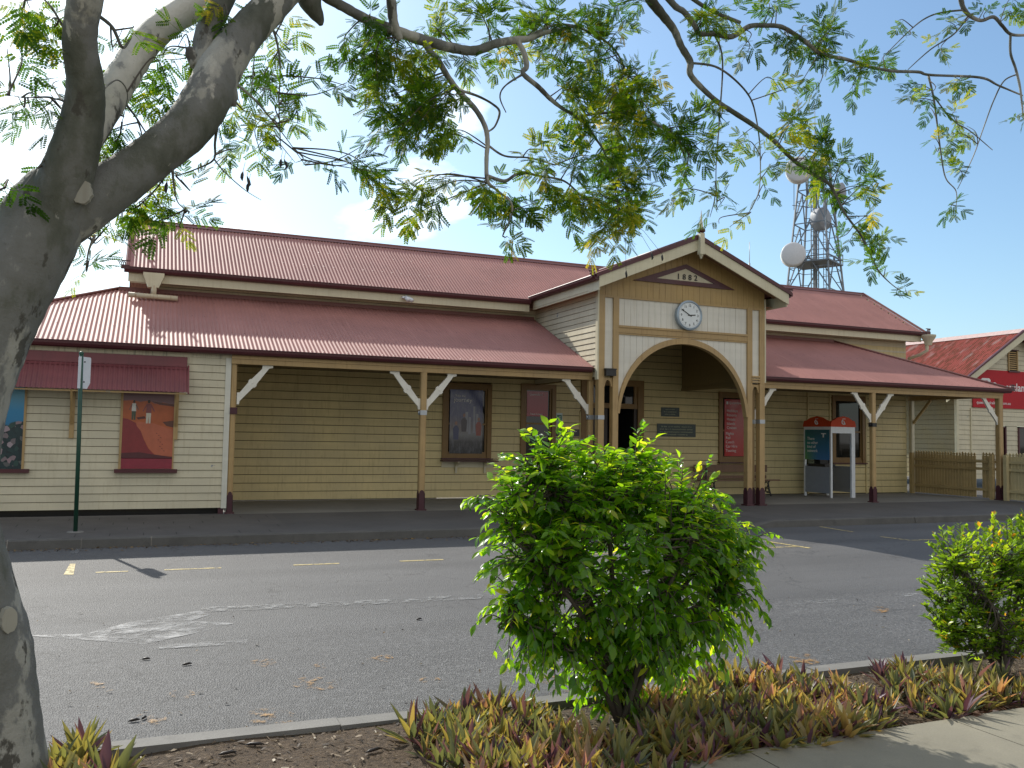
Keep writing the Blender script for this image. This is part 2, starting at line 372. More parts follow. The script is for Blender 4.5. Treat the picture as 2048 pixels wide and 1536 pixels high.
# far kerb, dropped at the crossing
b = MB()
def kerb_seg(x0, x1, z0, z1):
    n = max(1, int((x1-x0)/.9))
    for i in range(n):
        a = x0+(x1-x0)*i/n; c = x0+(x1-x0)*(i+1)/n-.0015
        za = z0+(z1-z0)*i/n; zc = z0+(z1-z0)*(i+1)/n; j = random.uniform(-.008, .008)
        vs = [(a, -3.12+j, -.01), (c, -3.12+j, -.01), (c, -3.09+j, zc-.02), (a, -3.09+j, za-.02), (a, -3.06+j, za), (c, -3.06+j, zc), (c, -2.95, zc+.003), (a, -2.95, za+.003)]
        b.mesh(vs, [(0, 1, 2, 3), (3, 2, 5, 4), (4, 5, 6, 7)])
kerb_seg(-60, 6.9, .135, .135); kerb_seg(6.9, 7.5, .135, .03); kerb_seg(7.5, 9.2, .03, .03); kerb_seg(9.2, 9.8, .03, .135); kerb_seg(9.8, 60, .135, .135)
o = b.build('kerb', M['oldkerb']); o['kind'] = 'structure'
# garden edging, mulch bed, near path
b = MB()
xs = np.linspace(-14, 22, 22)
for i in range(len(xs)-1):
    a, c = xs[i], xs[i+1]-.006; j = random.uniform(-.012, .012); z = .015+random.uniform(-.006, .006)
    b.box(a, c, -11.72+j, -11.585+j, -.2, z)
o = b.build('garden_edging', M['kerb']); o['kind'] = 'structure'
def mulchmat():
    m, nt, bs, out = nodes('bark_mulch')
    a = noise(nt, 34, 6, .75); c = ramp(nt, a, [(.3, (.02, .014, .009)), (.48, (.085, .055, .03)), (.62, (.16, .11, .065)), (.75, (.3, .24, .16))])
    g = noise(nt, 2.1, 4); c = mixc(nt, ramp(nt, g, [(.4, 0), (.7, .5)]), c, (.1, .06, .03))
    nt.links.new(c, bs.inputs['Base Color']); bs.inputs['Roughness'].default_value = .9; bump(nt, bs, a, 1, .03); return m
M['mulch'] = mulchmat()
b = MB(); nx, ny = 150, 16
def bedz(x, y): return (-.02+.014*math.sin(x*2.1+y*3)+.01*math.sin(x*5.3-y*7))*min(1, max(0, (y+14.2)*2))*1.0 if y > -12.7 else -.02
PE = lambda x: -12.86+.01*x
vs = [(x, y, bedz(x, y)) for j in range(ny+1) for x in np.linspace(-14, 22, nx+1) for y in [-11.72-2.4*j/ny]]
b.mesh(vs, [(j*(nx+1)+i, j*(nx+1)+i+1, (j+1)*(nx+1)+i+1, (j+1)*(nx+1)+i) for j in range(ny) for i in range(nx)], None, True)
o = b.build('garden_bed', M['mulch']); o['kind'] = 'structure'
b = MB()
for i in range(-10, 16):
    x0 = i*1.5+.15; x1 = x0+1.494
    ya, yb = PE(x0), PE(x1)
    b.mesh([(x0, -19, .012), (x1, -19, .012), (x1, yb, .012), (x0, ya, .012), (x1, yb, -.1), (x0, ya, -.1)], [(0, 1, 2, 3), (3, 2, 4, 5)])
o = b.build('path', M['path']); o['kind'] = 'structure'

# road markings
def decal(name, c, lo_, hi_, sc=6, rough=.6):
    m, nt, bs, out = nodes(name); bs.inputs['Base Color'].default_value = (*c, 1); bs.inputs['Roughness'].default_value = rough
    a = noise(nt, sc, 6, .75); al = ramp(nt, a, [(lo_, 0), (hi_, 1)])
    tr = nt.nodes.new('ShaderNodeBsdfTransparent'); mx = nt.nodes.new('ShaderNodeMixShader')
    nt.links.new(al, mx.inputs[0]); nt.links.new(tr.outputs[0], mx.inputs[1]); nt.links.new(bs.outputs[0], mx.inputs[2]); nt.links.new(mx.outputs[0], out.inputs[0]); return m
M['yellow'] = decal('worn_yellow_paint', (.5, .40, .17), .36, .52, 14)
M['wline'] = decal('worn_white_paint', (.26, .26, .255), .46, .66, 9)
M['wpatch'] = decal('scuffed_white_paint', (.31, .31, .31), .42, .66, 5)
M['orange_stain'] = decal('fallen_petal_stain', (.36, .2, .06), .52, .66, 12)
def onroad(p, dz=.004): return (p[0], p[1], roadz(p[1])+dz)
def mark(pxpts, mat, dz=.004, name='road_marking'):
    b = MB(); P = []
    for p in pxpts:
        z = 0.0
        for _ in range(4): q = ground(p[0], p[1], z); z = roadz(q[1])
        P.append(onroad(q, dz))
    b.face(P[::-1]); o = b.build(name, mat); o['kind'] = 'structure'; return o
def strip(x0, y0, x1, y1, w_, mat, dz=.004):
    d = np.array([x1-x0, y1-y0]); d /= np.linalg.norm(d); n = np.array([-d[1], d[0]])*w_/2
    b = MB(); b.face([onroad((x0-n[0], y0-n[1]), dz), onroad((x1-n[0], y1-n[1]), dz), onroad((x1+n[0], y1+n[1]), dz), onroad((x0+n[0], y0+n[1]), dz)])
    o = b.build('road_marking', mat); o['kind'] = 'structure'
YL = -5.35
for x0, x1 in ((-1.85, -1.5), (-1.1, -.45), (.42, 1.0), (1.8, 2.4), (3.2, 3.8), (4.6, 5.2), (6.6, 8.25)): strip(x0, YL-.05*x0/2.4, x1, YL-.05*x1/2.4, .07, M['yellow'])
mark([(140, 1128), (151, 1128), (147, 1150), (127, 1150)], M['yellow']); mark([(143, 1095), (157, 1095), (155, 1111), (140, 1111)], M['wline'], .006)
strip(8.22, -4.85, 8.35, -5.75, .09, M['yellow'], .006)
strip(10.85, -3.2, 10.82, -4.1, .07, M['yellow']); strip(10.78, -4.8, 10.88, -5.35, .07, M['yellow']); strip(10.92, -5.36, 11.9, -5.36, .07, M['yellow'])
mark([(50, 1272), (170, 1268), (260, 1245), (400, 1222), (420, 1230), (380, 1243), (470, 1247), (385, 1268), (290, 1289), (190, 1282)], M['wpatch'])
mark([(400, 1216), (560, 1209), (760, 1200), (985, 1188), (985, 1197), (760, 1209), (560, 1218), (405, 1225)], M['wline'], .006)
mark([(318, 1290), (495, 1280), (495, 1288), (318, 1299)], M['wpatch'], .006)
mark([(1578, 1204), (1675, 1198), (1675, 1205), (1578, 1211)], M['wline']); mark([(1790, 1189), (1870, 1184), (1870, 1190), (1790, 1195)], M['wline'])
for px, py, r in ((630, 1368, 34), (525, 1326, 20), (645, 1332, 14), (540, 1435, 40), (860, 1362, 16), (1120, 1360, 30), (1150, 1388, 40), (190, 1372, 18), (365, 1390, 20), (1610, 1320, 26), (760, 1218+100, 20), (1760, 1220, 14), (300, 1440, 26)):
    mark([(px+r*1.4*math.cos(a), py+r*.45*math.sin(a)) for a in np.linspace(0, 2*math.pi, 10)[:-1][::-1]], M['orange_stain'], .006, 'petal_stain')

# ------------------------------------------------------------------ station building
ST = thing('station_building', (9.0, 3.0, FL), 'long cream weatherboard railway station with red corrugated iron roofs and an arched entrance porch', 'railway station')
X_, Y_, Z_ = np.array([1., 0, 0]), np.array([0, 1., 0]), np.array([0, 0, 1.])
def boards(b, O, U, L, Nn, z0, z1, pitch, openings=(), urange=None, proud=.017, mat=None, gap=.0095):
    O, U, Nn = np.asarray(O, float), np.asarray(U, float), np.asarray(Nn, float)
    n = max(1, round((z1-z0)/pitch)); pitch = (z1-z0)/n
    for i in range(n):
        a, c = z0+i*pitch, z0+(i+1)*pitch; mid = (a+c)/2
        segs = [(0.0, L)]
        if urange:
            r = urange(mid)
            if r is None or r[1]-r[0] < .02: continue
            segs = [r]
        for (u0, u1, w0, w1) in openings:
            if w0 < mid < w1:
                ns = []
                for s0, s1 in segs:
                    if u1 <= s0 or u0 >= s1: ns.append((s0, s1)); continue
                    if u0 > s0: ns.append((s0, u0))
                    if u1 < s1: ns.append((u1, s1))
                segs = ns
        for s0, s1 in segs:
            # butt joints now and then
            cuts = [s0]; x = s0+random.uniform(1.5, 4.5)
            while x < s1-.6: cuts.append(x); x += random.uniform(2.4, 4.8)
            cuts.append(s1)
            for q0, q1 in zip(cuts, cuts[1:]):
                j = random.uniform(-.0025, .0025); q1 -= .0015 if q1 < s1 else 0
                P = lambda u, z, d: O+U*u+Z_*z+Nn*d
                pr = proud+j
                b.mesh([P(q0, a, pr), P(q1, a, pr), P(q1, c-gap, .004), P(q0, c-gap, .004), P(q0, a, -.02), P(q1, a, -.02), P(q1, c-gap, -.02), P(q0, c-gap, -.02)],
                       [(0, 1, 2, 3), (5, 1, 0, 4), (3, 2, 6, 7), (4, 0, 3, 7), (1, 5, 6, 2)], mat)
                b.mesh([P(q0, c-gap, -.012), P(q1, c-gap, -.012), P(q1, c, -.012), P(q0, c, -.012)], [(0, 1, 2, 3)], M['groove'])
    return b
D = 3.0
OPEN = [(5.09, 6.33, 1.05, 2.9), (7.1, 8.05, .98, 2.96), (8.75, 10.58, .1, 3.16), (12.94, 14.02, 1.02, 2.96), (16.87, 18.1, 1.02, 3.0)]
b = boards(MB(), (0, D, 0), X_, 19.75, -Y_, FL+.02, 4.6, .185, OPEN, None, .02, None, .0145); b.build('weatherboard_wall', M['cream_dim'], ST)
b = boards(MB(), (-1.4, D-.004, 0), X_, 8.9, -Y_, 4.5, 4.86, .18); b.build('weatherboard_wall', M['cream'], ST)
b = boards(MB(), (11.8, D-.004, 0), X_, 7.95, -Y_, 4.2, 4.86, .165); b.build('weatherboard_wall', M['cream'], ST)
for xx, nn in ((-1.4, -1), (19.75, 1)):                         # gable ends
    b = boards(MB(), (xx, D, 0), Y_, 3.9, nn*X_, FL, 6.4, .18, (), lambda z: (max(0, (z-4.95)/.62-.45), min(3.9, 4.35-(z-4.95)/.62)) if z > 4.9 else (0, 3.9)); b.build('weatherboard_wall', M['cream'], ST)
b = MB(); b.face([(-1.4, 6.9, FL), (-1.4, 6.9, 4.9), (19.75, 6.9, 4.9), (19.75, 6.9, FL)]); b.build('back_wall', M['cream'], ST)
for x0, x1 in ((0, 5.0), (10.6, 19.7)):
    b = MB(); b.face([(x0, D+.03, FL), (x1, D+.03, FL), (x1, D+.03, 4.8), (x0, D+.03, 4.8)]); b.build('wall_lining', M['dark'], ST)
# left room, flush with the verandah posts
b = boards(MB(), (-7.5, 0, 0), X_, 7.44, -Y_, .28, 3.0, .137); b.build('weatherboard_wall', M['cream'], ST)
b = boards(MB(), (.0, 0.06, 0), Y_, 2.94, X_, .28, 3.0, .137); b.build('weatherboard_wall', M['cream_dim'], ST)
b = MB(); b.box(-7.5, .02, -.018, .0, 2.985, 3.09); b.build('frieze_board', paint('stained_frieze', CR, .5, .2, (.05, .045, .03), .9), ST)
b = MB(); b.box(-.065, .03, -.03, .065, .27, 3.0); b.build('corner_board', M['peel'], ST)
b = MB(); b.box(-7.4, -.08, .06, .10, .1, .30); b.build('plinth', M['dark'], ST)
b = MB(); b.box(-.11, -.02, .0, .09, FL, .30); b.build('stump', M['boot'], ST)

def corr(b, O, U, V, L, v0, v1, pitch=.0765, amp=.008, seg=8, mat=None):
    """corrugated sheet: O origin, U along the eave, V up the slope (unit vectors)"""
    O, U, V = np.asarray(O, float), np.asarray(U, float), np.asarray(V, float); Nn = np.cross(U, V)
    if Nn[2] < 0: Nn = -Nn
    n = int(L/pitch*seg); us = np.linspace(0, L, n+1); vs = []
    for u in us:
        h = Nn*(amp*math.cos(2*math.pi*u/pitch))
        vs += [O+U*u+V*v0(u)+h, O+U*u+V*max(v1(u), v0(u)+.001)+h]
    b.mesh(vs, [(2*i, 2*i+2, 2*i+3, 2*i+1) for i in range(n)], mat, True)
    return Nn
def screws(b, O, U, V, L, v0, v1, rows, mat, pitch=.0765):
    O, U, V = np.asarray(O, float), np.asarray(U, float), np.asarray(V, float); Nn = np.cross(U, V); Nn = Nn if Nn[2] > 0 else -Nn
    for r in rows:
        k = 0; u = 0
        while u < L:
            if v0(u)+.02 < r < v1(u)-.02:
                c = O+U*u+V*r+Nn*.012; s_ = .008
                b.mesh([c-U*s_-V*s_, c+U*s_-V*s_, c+U*s_+V*s_, c-U*s_+V*s_, c+Nn*.008], [(0, 1, 4), (1, 2, 4), (2, 3, 4), (3, 0, 4)], mat)
            u += pitch*3
# main roof
sM = .62; lM = math.hypot(2.45, 2.45*sM); VM = np.array([0, 1, sM])/math.hypot(1, sM)
b = MB(); corr(b, (-1.86, 2.5, 4.95), X_, VM, 21.85, lambda u: 0, lambda u: lM, mat=M['roof'])
screws(b, (-1.86, 2.5, 4.95), X_, VM, 21.85, lambda u: 0, lambda u: lM, (.12, 1.0, 1.9, 2.75), M['maroon'])
VB = np.array([0, -1, sM])/math.hypot(1, sM); corr(b, (-1.86, 7.4, 4.95), X_, VB, 21.85, lambda u: 0, lambda u: lM, mat=M['roof'])
b.build('roof', None, ST)
b = MB(); b.tube([(-1.88, 4.95, 6.485), (20.01, 4.95, 6.485)], .035, 8); b.mesh([(-1.87, 4.80, 6.40), (20, 4.80, 6.40), (20, 4.95, 6.495), (-1.87, 4.95, 6.495), (20, 5.1, 6.40), (-1.87, 5.1, 6.40)], [(0, 1, 2, 3), (3, 2, 4, 5)])
for x in (-1.87, 20.0): b.bar((x, 2.47, 4.97), (x, 4.95, 6.50), .03, .06); b.bar((x, 7.43, 4.97), (x, 4.95, 6.50), .03, .06)
b.build('ridge_capping', plain('capping_red', (.2, .075, .065), .5), ST)
def gutter(b, p0, p1, out, mat=None):
    """quad gutter with rolled lip; out = outward unit vector"""
    p0, p1, out = map(lambda a: np.asarray(a, float), (p0, p1, out))
    prof = [(0, .0), (0, -.10), (.05, -.105), (.095, -.085), (.115, -.045), (.118, -.005), (.13, .0), (.122, .012), (.108, .006), (.104, -.02)]
    n = len(prof); vs = [p0+out*a+Z_*c for a, c in prof]+[p1+out*a+Z_*c for a, c in prof]
    b.mesh(vs, [(i, i+1, n+i+1, n+i) for i in range(n-1)]+[tuple(range(n)), tuple(range(2*n-1, n-1, -1))], mat, False)
for x0, x1 in ((-1.9, 7.1), (12.25, 20.05)):
    b = MB(); gutter(b, (x0, 2.55, 4.955), (x1, 2.55, 4.955), -Y_); b.build('gutter', M['maroon'], ST)
    b = MB(); b.box(x0+.08, x1 if x1 < 10 else 19.9, 2.55, 2.58, 4.68, 4.90); b.build('fascia', M['cream_trim'], ST)
    b = MB(); b.box(x0+.1, x1, 2.585, 2.99, 4.72, 4.74); b.build('soffit', M['cream'], ST)
# verandah roof (hipped at both ends)
zG, sV = 3.15, .442; vd = np.array([0, 1, sV]); kV = np.linalg.norm(vd); VV = vd/kV; lV = 3.2*kV
HX0, HX1 = -5.2, 20.12
def vtopL(u): return min(lV, u*kV)
b = MB(); O = (HX0, -.2, zG)
corr(b, O, X_, VV, 7.46-HX0, lambda u: 0, vtopL, mat=M['roof']); screws(b, O, X_, VV, 7.46-HX0, lambda u: 0, vtopL, (.1, .95, 1.9, 2.9), M['maroon'])
VL = np.array([1, 0, sV])/kV; corr(b, (HX0, -.2, zG), Y_, VL, 3.2, lambda u: 0, lambda u: u*kV, mat=M['roof']); b.build('verandah_roof', None, ST); b = MB()
O2 = (11.84, -.2, zG); L2 = HX1-11.84
vtopR = lambda u: min(lV, (L2-u)*kV)
corr(b, O2, X_, VV, L2, lambda u: 0, vtopR, mat=M['roof'])
screws(b, O2, X_, VV, L2, lambda u: 0, vtopR, (.1, .95, 1.9), M['maroon'])
VR = np.array([-1, 0, sV])/kV; corr(b, (HX1, -.2, zG), Y_, VR, 3.2, lambda u: 0, lambda u: u*kV, mat=M['roof'])
b.build('verandah_roof', None, ST)
M['cap'] = plain('hip_capping_red', (.2, .075, .065), .5)
for x0, x1 in ((HX0, HX0+3.2), (HX1, HX1-3.2)): b = MB(); b.tube([(x0, -.2, zG+.02), (x1, 3.0, zG+sV*3.2+.02)], .032, 6); b.build('hip_capping', M['cap'], ST)
b = MB(); b.box(HX0+3.2, 7.4, 2.93, 2.98, zG+sV*3.13, zG+sV*3.2+.05); b.build('flashing', M['cap'], ST); b = MB(); b.box(11.9, HX1-3.2, 2.93, 2.98, zG+sV*3.13, zG+sV*3.2+.05)
b.build('hip_capping', M['cap'], ST)
for x0, x1 in ((HX0-.05, 7.40), (11.86, HX1+.05)):
    b = MB(); gutter(b, (x0, -.09, zG+.005), (x1, -.09, zG+.005), -Y_); b.build('gutter', M['maroon'], ST)
b = MB(); gutter(b, (HX1-.06, -.1, zG+.005), (HX1-.06, 3.0, zG+.005), X_); b.build('gutter', M['maroon'], ST)
for x0, x1 in ((.03, 7.46), (11.82, 19.97)):
    b = MB(); b.box(x0, x1, -.07, .06, 2.9, 2.986); b.box(x0+.003, x1-.003, -.055, .05, 2.984, 2.992); b.box(x0, x1, -.085, .06, 2.99, 3.10)
    if x0 > 9: b.box(19.85, 19.96, .06, 3.0, 2.93, 3.08)
    b.build('verandah_beam', M['tan'], ST)
for x0, x1 in ((.05, 7.5), (11.75, 19.9)):
    b = MB(); b.face([(x0, .06, 3.06), (x1, .06, 3.06), (x1, 3.0, 3.06), (x0, 3.0, 3.06)]); b.build('verandah_ceiling', M['soffit'], ST)
# posts
def bracket(b, x, s, zt, y=0.0, t=.045):
    poly = [(.06, -.74), (.10, -.74), (.10, -.69), (.36, -.44), (.385, -.45), (.40, -.40), (.62, -.055), (.68, -.05), (.68, 0), (.50, 0), (.50, -.045), (.315, -.315), (.275, -.315), (.275, -.36), (.10, -.56), (.06, -.56)]
    # main diagonal
    poly = [(.0625, -.74), (.10, -.74), (.11, -.68), (.345, -.42), (.37, -.425), (.405, -.385), (.40, -.36), (.62, -.06), (.69, -.045), (.69, -.002), (.50, -.002), (.495, -.07), (.31, -.27), (.285, -.265), (.255, -.30), (.26, -.325), (.11, -.52), (.0625, -.525)]
    pl = [(s*a, c) for a, c in poly]
    if s < 0: pl = pl[::-1]
    b.prism(pl, (x, y-t/2, zt), X_, Z_, Y_, t)
    b.tube([(x+s*.33, y-t/2-.006, zt-.345), (x+s*.33, y+t/2, zt-.345)], .012, 8)
def post(x, y, zt, br=(), w_=.125, band=True, boot=True, mat=None, name='verandah_post', side=None):
    b = MB(); h = w_/2; c = .018
    sec = [(-h+c, -h), (h-c, -h), (h, -h+c), (h, h-c), (h-c, h), (-h+c, h), (-h, h-c), (-h, -h+c)]
    sq = [(-h, -h), (0, -h), (h, -h), (h, 0), (h, h), (0, h), (-h, h), (-h, 0)]
    lv = [(FL, sec), (zt, sec)]
    vs = [(x+a, y+d, z) for z, s_ in lv for a, d in s_]
    b.mesh(vs, [(i, (i+1) % 8, 8+(i+1) % 8, 8+i) for i in range(8)]+[tuple(range(8, 16))])
    p = b.build(name, mat or M['tan'], ST)
    if boot:
        b = MB(); e = .004; k = 8
        for A, Bn, sg in ((X_, -Y_, 1), (-X_, Y_, 1), (-Y_, -X_, 1), (Y_, X_, 1)):
            ww = h-.012; poly = [(-h-e, 0), (h+e, 0), (h+e, .33)]+[(ww*math.cos(a), .34+.06*math.sin(a)) for a in np.linspace(0, math.pi, k)]+[(-h-e, .33)]
            b.prism(poly, np.array([x, y, FL])+Bn*(h-.002), A, Z_, Bn, .006)
        b.box(x-h-.03, x+h+.03, y-h-.03, y+h+.03, FL-.01, FL+.025)
        b.build('post_foot', M['boot'], p)
    for s in br:
        b = MB(); bracket(b, x, s, zt); b.build('bracket', M['bracket'], p)
    if band:
        b = MB(); b.box(x-h-.006, x+h+.006, y-h-.006, y+h+.006, zt-.85, zt-.755)
        b.tube([(x-h-.02, y-h*.2, zt-.84), (x-h-.02, y-h*.2, zt-.77)], .02, 6); b.build('metal_band', M['steel'] if band is True else M['black'], p)
    return p
post(3.70, 0, 2.9, (-1, 1)); post(15.42, 0, 2.9, (-1, 1), band='black'); post(19.9, 0, 2.93, (-1,), .15, False)
post(.085, .02, 2.9, (1,), .10, False); post(7.46, .02, 2.9, (-1,), .115); post(11.72, .02, 2.9, (1,), .12)
b = MB(); b.box(.03, .16, -.05, .08, 1.98, 2.10); b.build('post_cap', M['boot'], ST)
post(19.86, 2.9, 2.93, (), .13, False, False, M['cream'])
# dark side brace at the verandah end
b = MB(); b.bar((19.86, 2.84, 2.25), (19.86, 2.2, 2.92), .05, .07); b.build('bracket', M['fencetan'], ST)

# porch --------------------------------------------------------------
PX0, PX1, PC, PY = 7.48, 11.84, 9.67, -.30
sP, zP = .424, 6.10
rz = lambda x: zP-sP*abs(x-PC)
def col_h(x0, x1, z0, z1, b, y=PY, t=.1, mat=None): b.box(x0, x1, y, y+t, z0, z1, mat)
STUD = [(7.48, 7.62), (7.83, 7.965), (11.355, 11.49), (11.70, 11.84)]
for i, (x0, x1) in enumerate(STUD):
    # porch post: full height stud with a maroon foot
    xc, w_ = (x0+x1)/2, x1-x0; b = MB(); b.box(x0, x1, PY-.012, PY+.13, FL, 4.72); p = b.build('porch_post', M['tan'], ST)
    b = MB(); k = 8
    for A, Bn, o_ in ((X_, -Y_, (xc, PY-.012, FL)), (-Y_, -X_, (x0, PY+.06, FL)), (Y_, X_, (x1, PY+.06, FL))):
        h = .071 if abs(Bn[0]) else w_/2; poly = [(-h-.004, 0), (h+.004, 0), (h+.004, .34)]+[((h-.012)*math.cos(a), .35+.06*math.sin(a)) for a in np.linspace(0, math.pi, k)]+[(-h-.004, .34)]
        b.prism(poly, np.array(o_)-Bn*.001, A, Z_, Bn, .006)
    b.box(x0-.04, x1+.04, PY-.05, PY+.17, FL-.01, FL+.03); b.build('post_foot', M['boot'], p)
    if i in (0, 3):
        b = MB(); b.box(x0-.005, x1+.005, PY-.018, PY+.135, 2.05, 2.14); b.build('metal_band', M['steel'], p)
for x0, x1 in ((7.62, 7.83), (11.49, 11.70)):
    b = MB(); b.box(x0, x1, PY+.03, PY+.07, 3.1 if x0 < 9 else 2.98, 4.68); b.build('slot_panel', M['white'], ST)
    b = MB(); cx = (x0+x1)/2; h = (x1-x0)/2
    poly = [(-h, 0), (-h+.03, 0), (-h+.035, .06)]+[(.058*math.cos(a), .07+.07*math.sin(a)) for a in np.linspace(math.pi, 0, 9)]+[(h-.035, .06), (h-.03, 0), (h, 0), (h, .19), (-h, .19)]
    b.prism(poly, (cx, PY+.02, 2.76), X_, Z_, Y_, .05)
    if x0 > 9:
        for z in (2.99, 3.05, 3.11): b.box(x0-.02, x1+.02, PY-.03, PY+.05, z, z+.035)
    b.build('fretwork', M['tan'], ST)
# vertical boards
def vboards(b, x0, x1, zlo, zhi, wd, y, t=.02, gap=.005):
    n = max(1, round((x1-x0)/wd)); wd = (x1-x0)/n
    for i in range(n):
        a, c = x0+i*wd+gap/2, x0+(i+1)*wd-gap/2; k = 4; xs_ = np.linspace(a, c, k+1)
        lo = [(x, zlo(x)) for x in xs_]; hi = [(x, zhi(x)) for x in xs_[::-1]]
        if a < PC < c: hi = [(c, zhi(c)), (PC, zhi(PC)), (a, zhi(a))]
        b.prism(lo+hi, (0, y+random.uniform(0, .003), 0), X_, Z_, Y_, t)
b = MB(); vboards(b, PX0, PX1, lambda x: 4.72, lambda x: rz(x)-.06, .150, PY, .03); b.build('gable_boarding', M['tan_gable'], ST)
b = MB(); vboards(b, 7.965, 11.355, lambda x: 4.09, lambda x: 4.69, .155, PY+.03); b.build('white_boarding', M['white'], ST)
AC, AR, AZ = 9.66, 1.685, 2.19
arc = lambda x: AZ+math.sqrt(max(0, AR**2-(x-AC)**2))
b = MB(); vboards(b, 7.965, 11.355, lambda x: min(arc(x), 3.93), lambda x: 3.935, .155, PY+.03); b.build('white_boarding', M['white'], ST)
b = MB(); b.box(7.965, 11.355, PY-.005, PY+.06, 3.935, 4.05); b.box(7.965, 11.355, PY-.025, PY+.06, 4.05, 4.095); b.box(7.965, 11.355, PY+.005, PY+.06, 3.90, 3.932)
b.box(7.965, 11.355, PY+.002, PY+.06, 4.685, 4.72); b.box(7.48, 7.97, PY-.008, PY+.06, 4.68, 4.722); b.box(11.35, 11.84, PY-.008, PY+.06, 4.68, 4.722)
b.build('rail', M['tan'], ST)
b = MB(); ns = 40; vs = []
for i in range(ns+1):
    a = math.pi*i/ns; th = .045+.075*math.sin(a)**.7; r0, r1 = AR-th+.02, AR+.025
    for y in (PY-.02, PY+.11):
        for r in (r0, r1): vs.append((AC-r*math.cos(a), y, AZ+r*math.sin(a)))
b.mesh(vs, [f for i in range(ns) for k in [4*i] for f in ((k, k+4, k+5, k+1), (k+2, k+3, k+7, k+6), (k, k+2, k+6, k+4), (k+1, k+5, k+7, k+3))])
b.build('arch_trim', M['tan'], ST)
# porch sides: outer weatherboards, inner lining, ceiling
b = boards(MB(), (PX0, PY+.1, 0), Y_, 3.2, -X_, 2.96, 4.95, .127); b.build('porch_side_wall', M['cream'], ST)
for x0, z0 in ((PX0-.035, 2.9), (PX1, 3.0)):
    b = MB(); b.box(x0, x0+.035, PY-.012, PY+.09, z0, 4.95); b.build('corner_board', M['cream_trim'], ST)
b = boards(MB(), (PX1, PY+.1, 0), Y_, 3.2, X_, 2.96, 4.95, .127); b.build('porch_side_wall', M['cream'], ST)
b = MB(); b.box(PX0+.02, PX0+.04, PY+.13, 2.98, 2.93, 4.9); b.box(PX1-.08, PX1-.05, PY+.13, 2.98, 2.93, 4.9); b.box(PX0+.05, PX1-.09, PY+.06, 2.98, 4.86, 4.9)
b.box(PX1-.12, PX1-.081, PY+.13, 2.95, 2.93, 3.0)
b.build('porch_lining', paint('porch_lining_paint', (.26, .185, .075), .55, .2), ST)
# porch roof
kP = math.hypot(1, sP)
EX0, EX1 = 7.16, 12.18; zE = rz(EX0); LY = 5.1; Yf = -.80
yv = lambda z: 2.5+(z-4.95)/sM
def pv0(u):
    y = Yf+u; zmain = 4.95+(y-2.5)*sM if y > 2.5 else -9
    return 0 if zmain < zE else (zmain-zE)/sP*kP
b = MB(); lP = (PC-EX0)*kP
corr(b, (EX0, Yf, zE), Y_, np.array([1, 0, sP])/kP, LY, pv0, lambda u: lP, mat=M['roof'])
corr(b, (EX1, Yf, zE), Y_, np.array([-1, 0, sP])/kP, LY, pv0, lambda u: lP, mat=M['roof'])
b.build('porch_roof', None, ST)
b = MB(); b.tube([(PC, Yf-.02, zP+.03), (PC, 4.3, zP+.03)], .035, 8)
b.build('ridge_capping', M['maroon'], ST)
b = MB()
for s in (-1, 1):   # barge boards: cream board under a maroon capping
    xe = PC+s*2.46
    P = lambda x, dz: (x-PC, rz(x)+dz)
    pl = [P(PC, -.05), P(PC, -.29), P(xe, -.27), P(xe, -.03)]
    if s > 0: pl = pl[::-1]
    b.prism(pl, (PC, Yf+.0, 0), X_, Z_, Y_, .035)
b.build('bargeboard', M['cream_trim'], ST)
b = MB()
for s in (-1, 1):
    xe = PC+s*2.53; P = lambda x, dz: (x-PC, rz(x)+dz)
    pl = [P(PC, .05), P(PC, -.055), P(xe, -.035), P(xe, .05)]
    if s > 0: pl = pl[::-1]
    b.prism(pl, (PC, Yf-.03, 0), X_, Z_, Y_, .09)
b.build('barge_capping', M['maroon'], ST)
b = MB()
for s in (-1, 1):
    xe = PC+s*2.46
    b.face([(PC, Yf+.03, rz(PC)-.09), (xe, Yf+.03, rz(xe)-.09), (xe, PY, rz(xe)-.09), (PC, PY, rz(PC)-.09)])
    xo, xi = PC+s*2.46, PC+s*2.17
    b.face([(xo, PY, 4.78), (xi, PY, 4.78), (xi, 2.99, 4.78), (xo, 2.99, 4.78)])
b.build('soffit', paint('eave_lining', (.34, .19, .1), .6, .2), ST)
for s, xe in ((-1, EX0+.06), (1, EX1-.06)):
    b = MB(); gutter(b, (xe, 2.62, zE+.01), (xe, Yf+.02, zE+.01), s*X_); b.build('gutter', M['maroon'], ST)
    b = MB(); b.box(min(xe-s*.0, xe-s*.03), max(xe, xe-s*.03), Yf+.04, 2.6, 4.74, zE-.04); b.build('fascia', M['cream_trim'], ST)
# gutter end ornaments
def ornament(x, y, z, s):
    b = MB()
    for k in range(4): b.tube([(x+s*(k*.035-.03), y, z), (x+s*(k*.035-.015), y, z+.06), (x+s*(k*.035+.02), y, z+.10)], .011, 5)
    b.box(x-.06, x+.10, y-.025, y+.03, z-.06, z+.02); b.box(x-.05, x+.11, y-.015, y+.02, z+.095, z+.115)
    b.build('gutter_ornament', M['maroon'], ST)
ornament(EX0-.03, Yf+.1, zE+.02, -1); ornament(EX1+.03, Yf+.1, zE+.02, 1); ornament(-1.9, 2.45, 4.97, -1); ornament(20.05, 2.45, 4.97, 1); ornament(HX1+.05, -.18, zG+.02, 1)
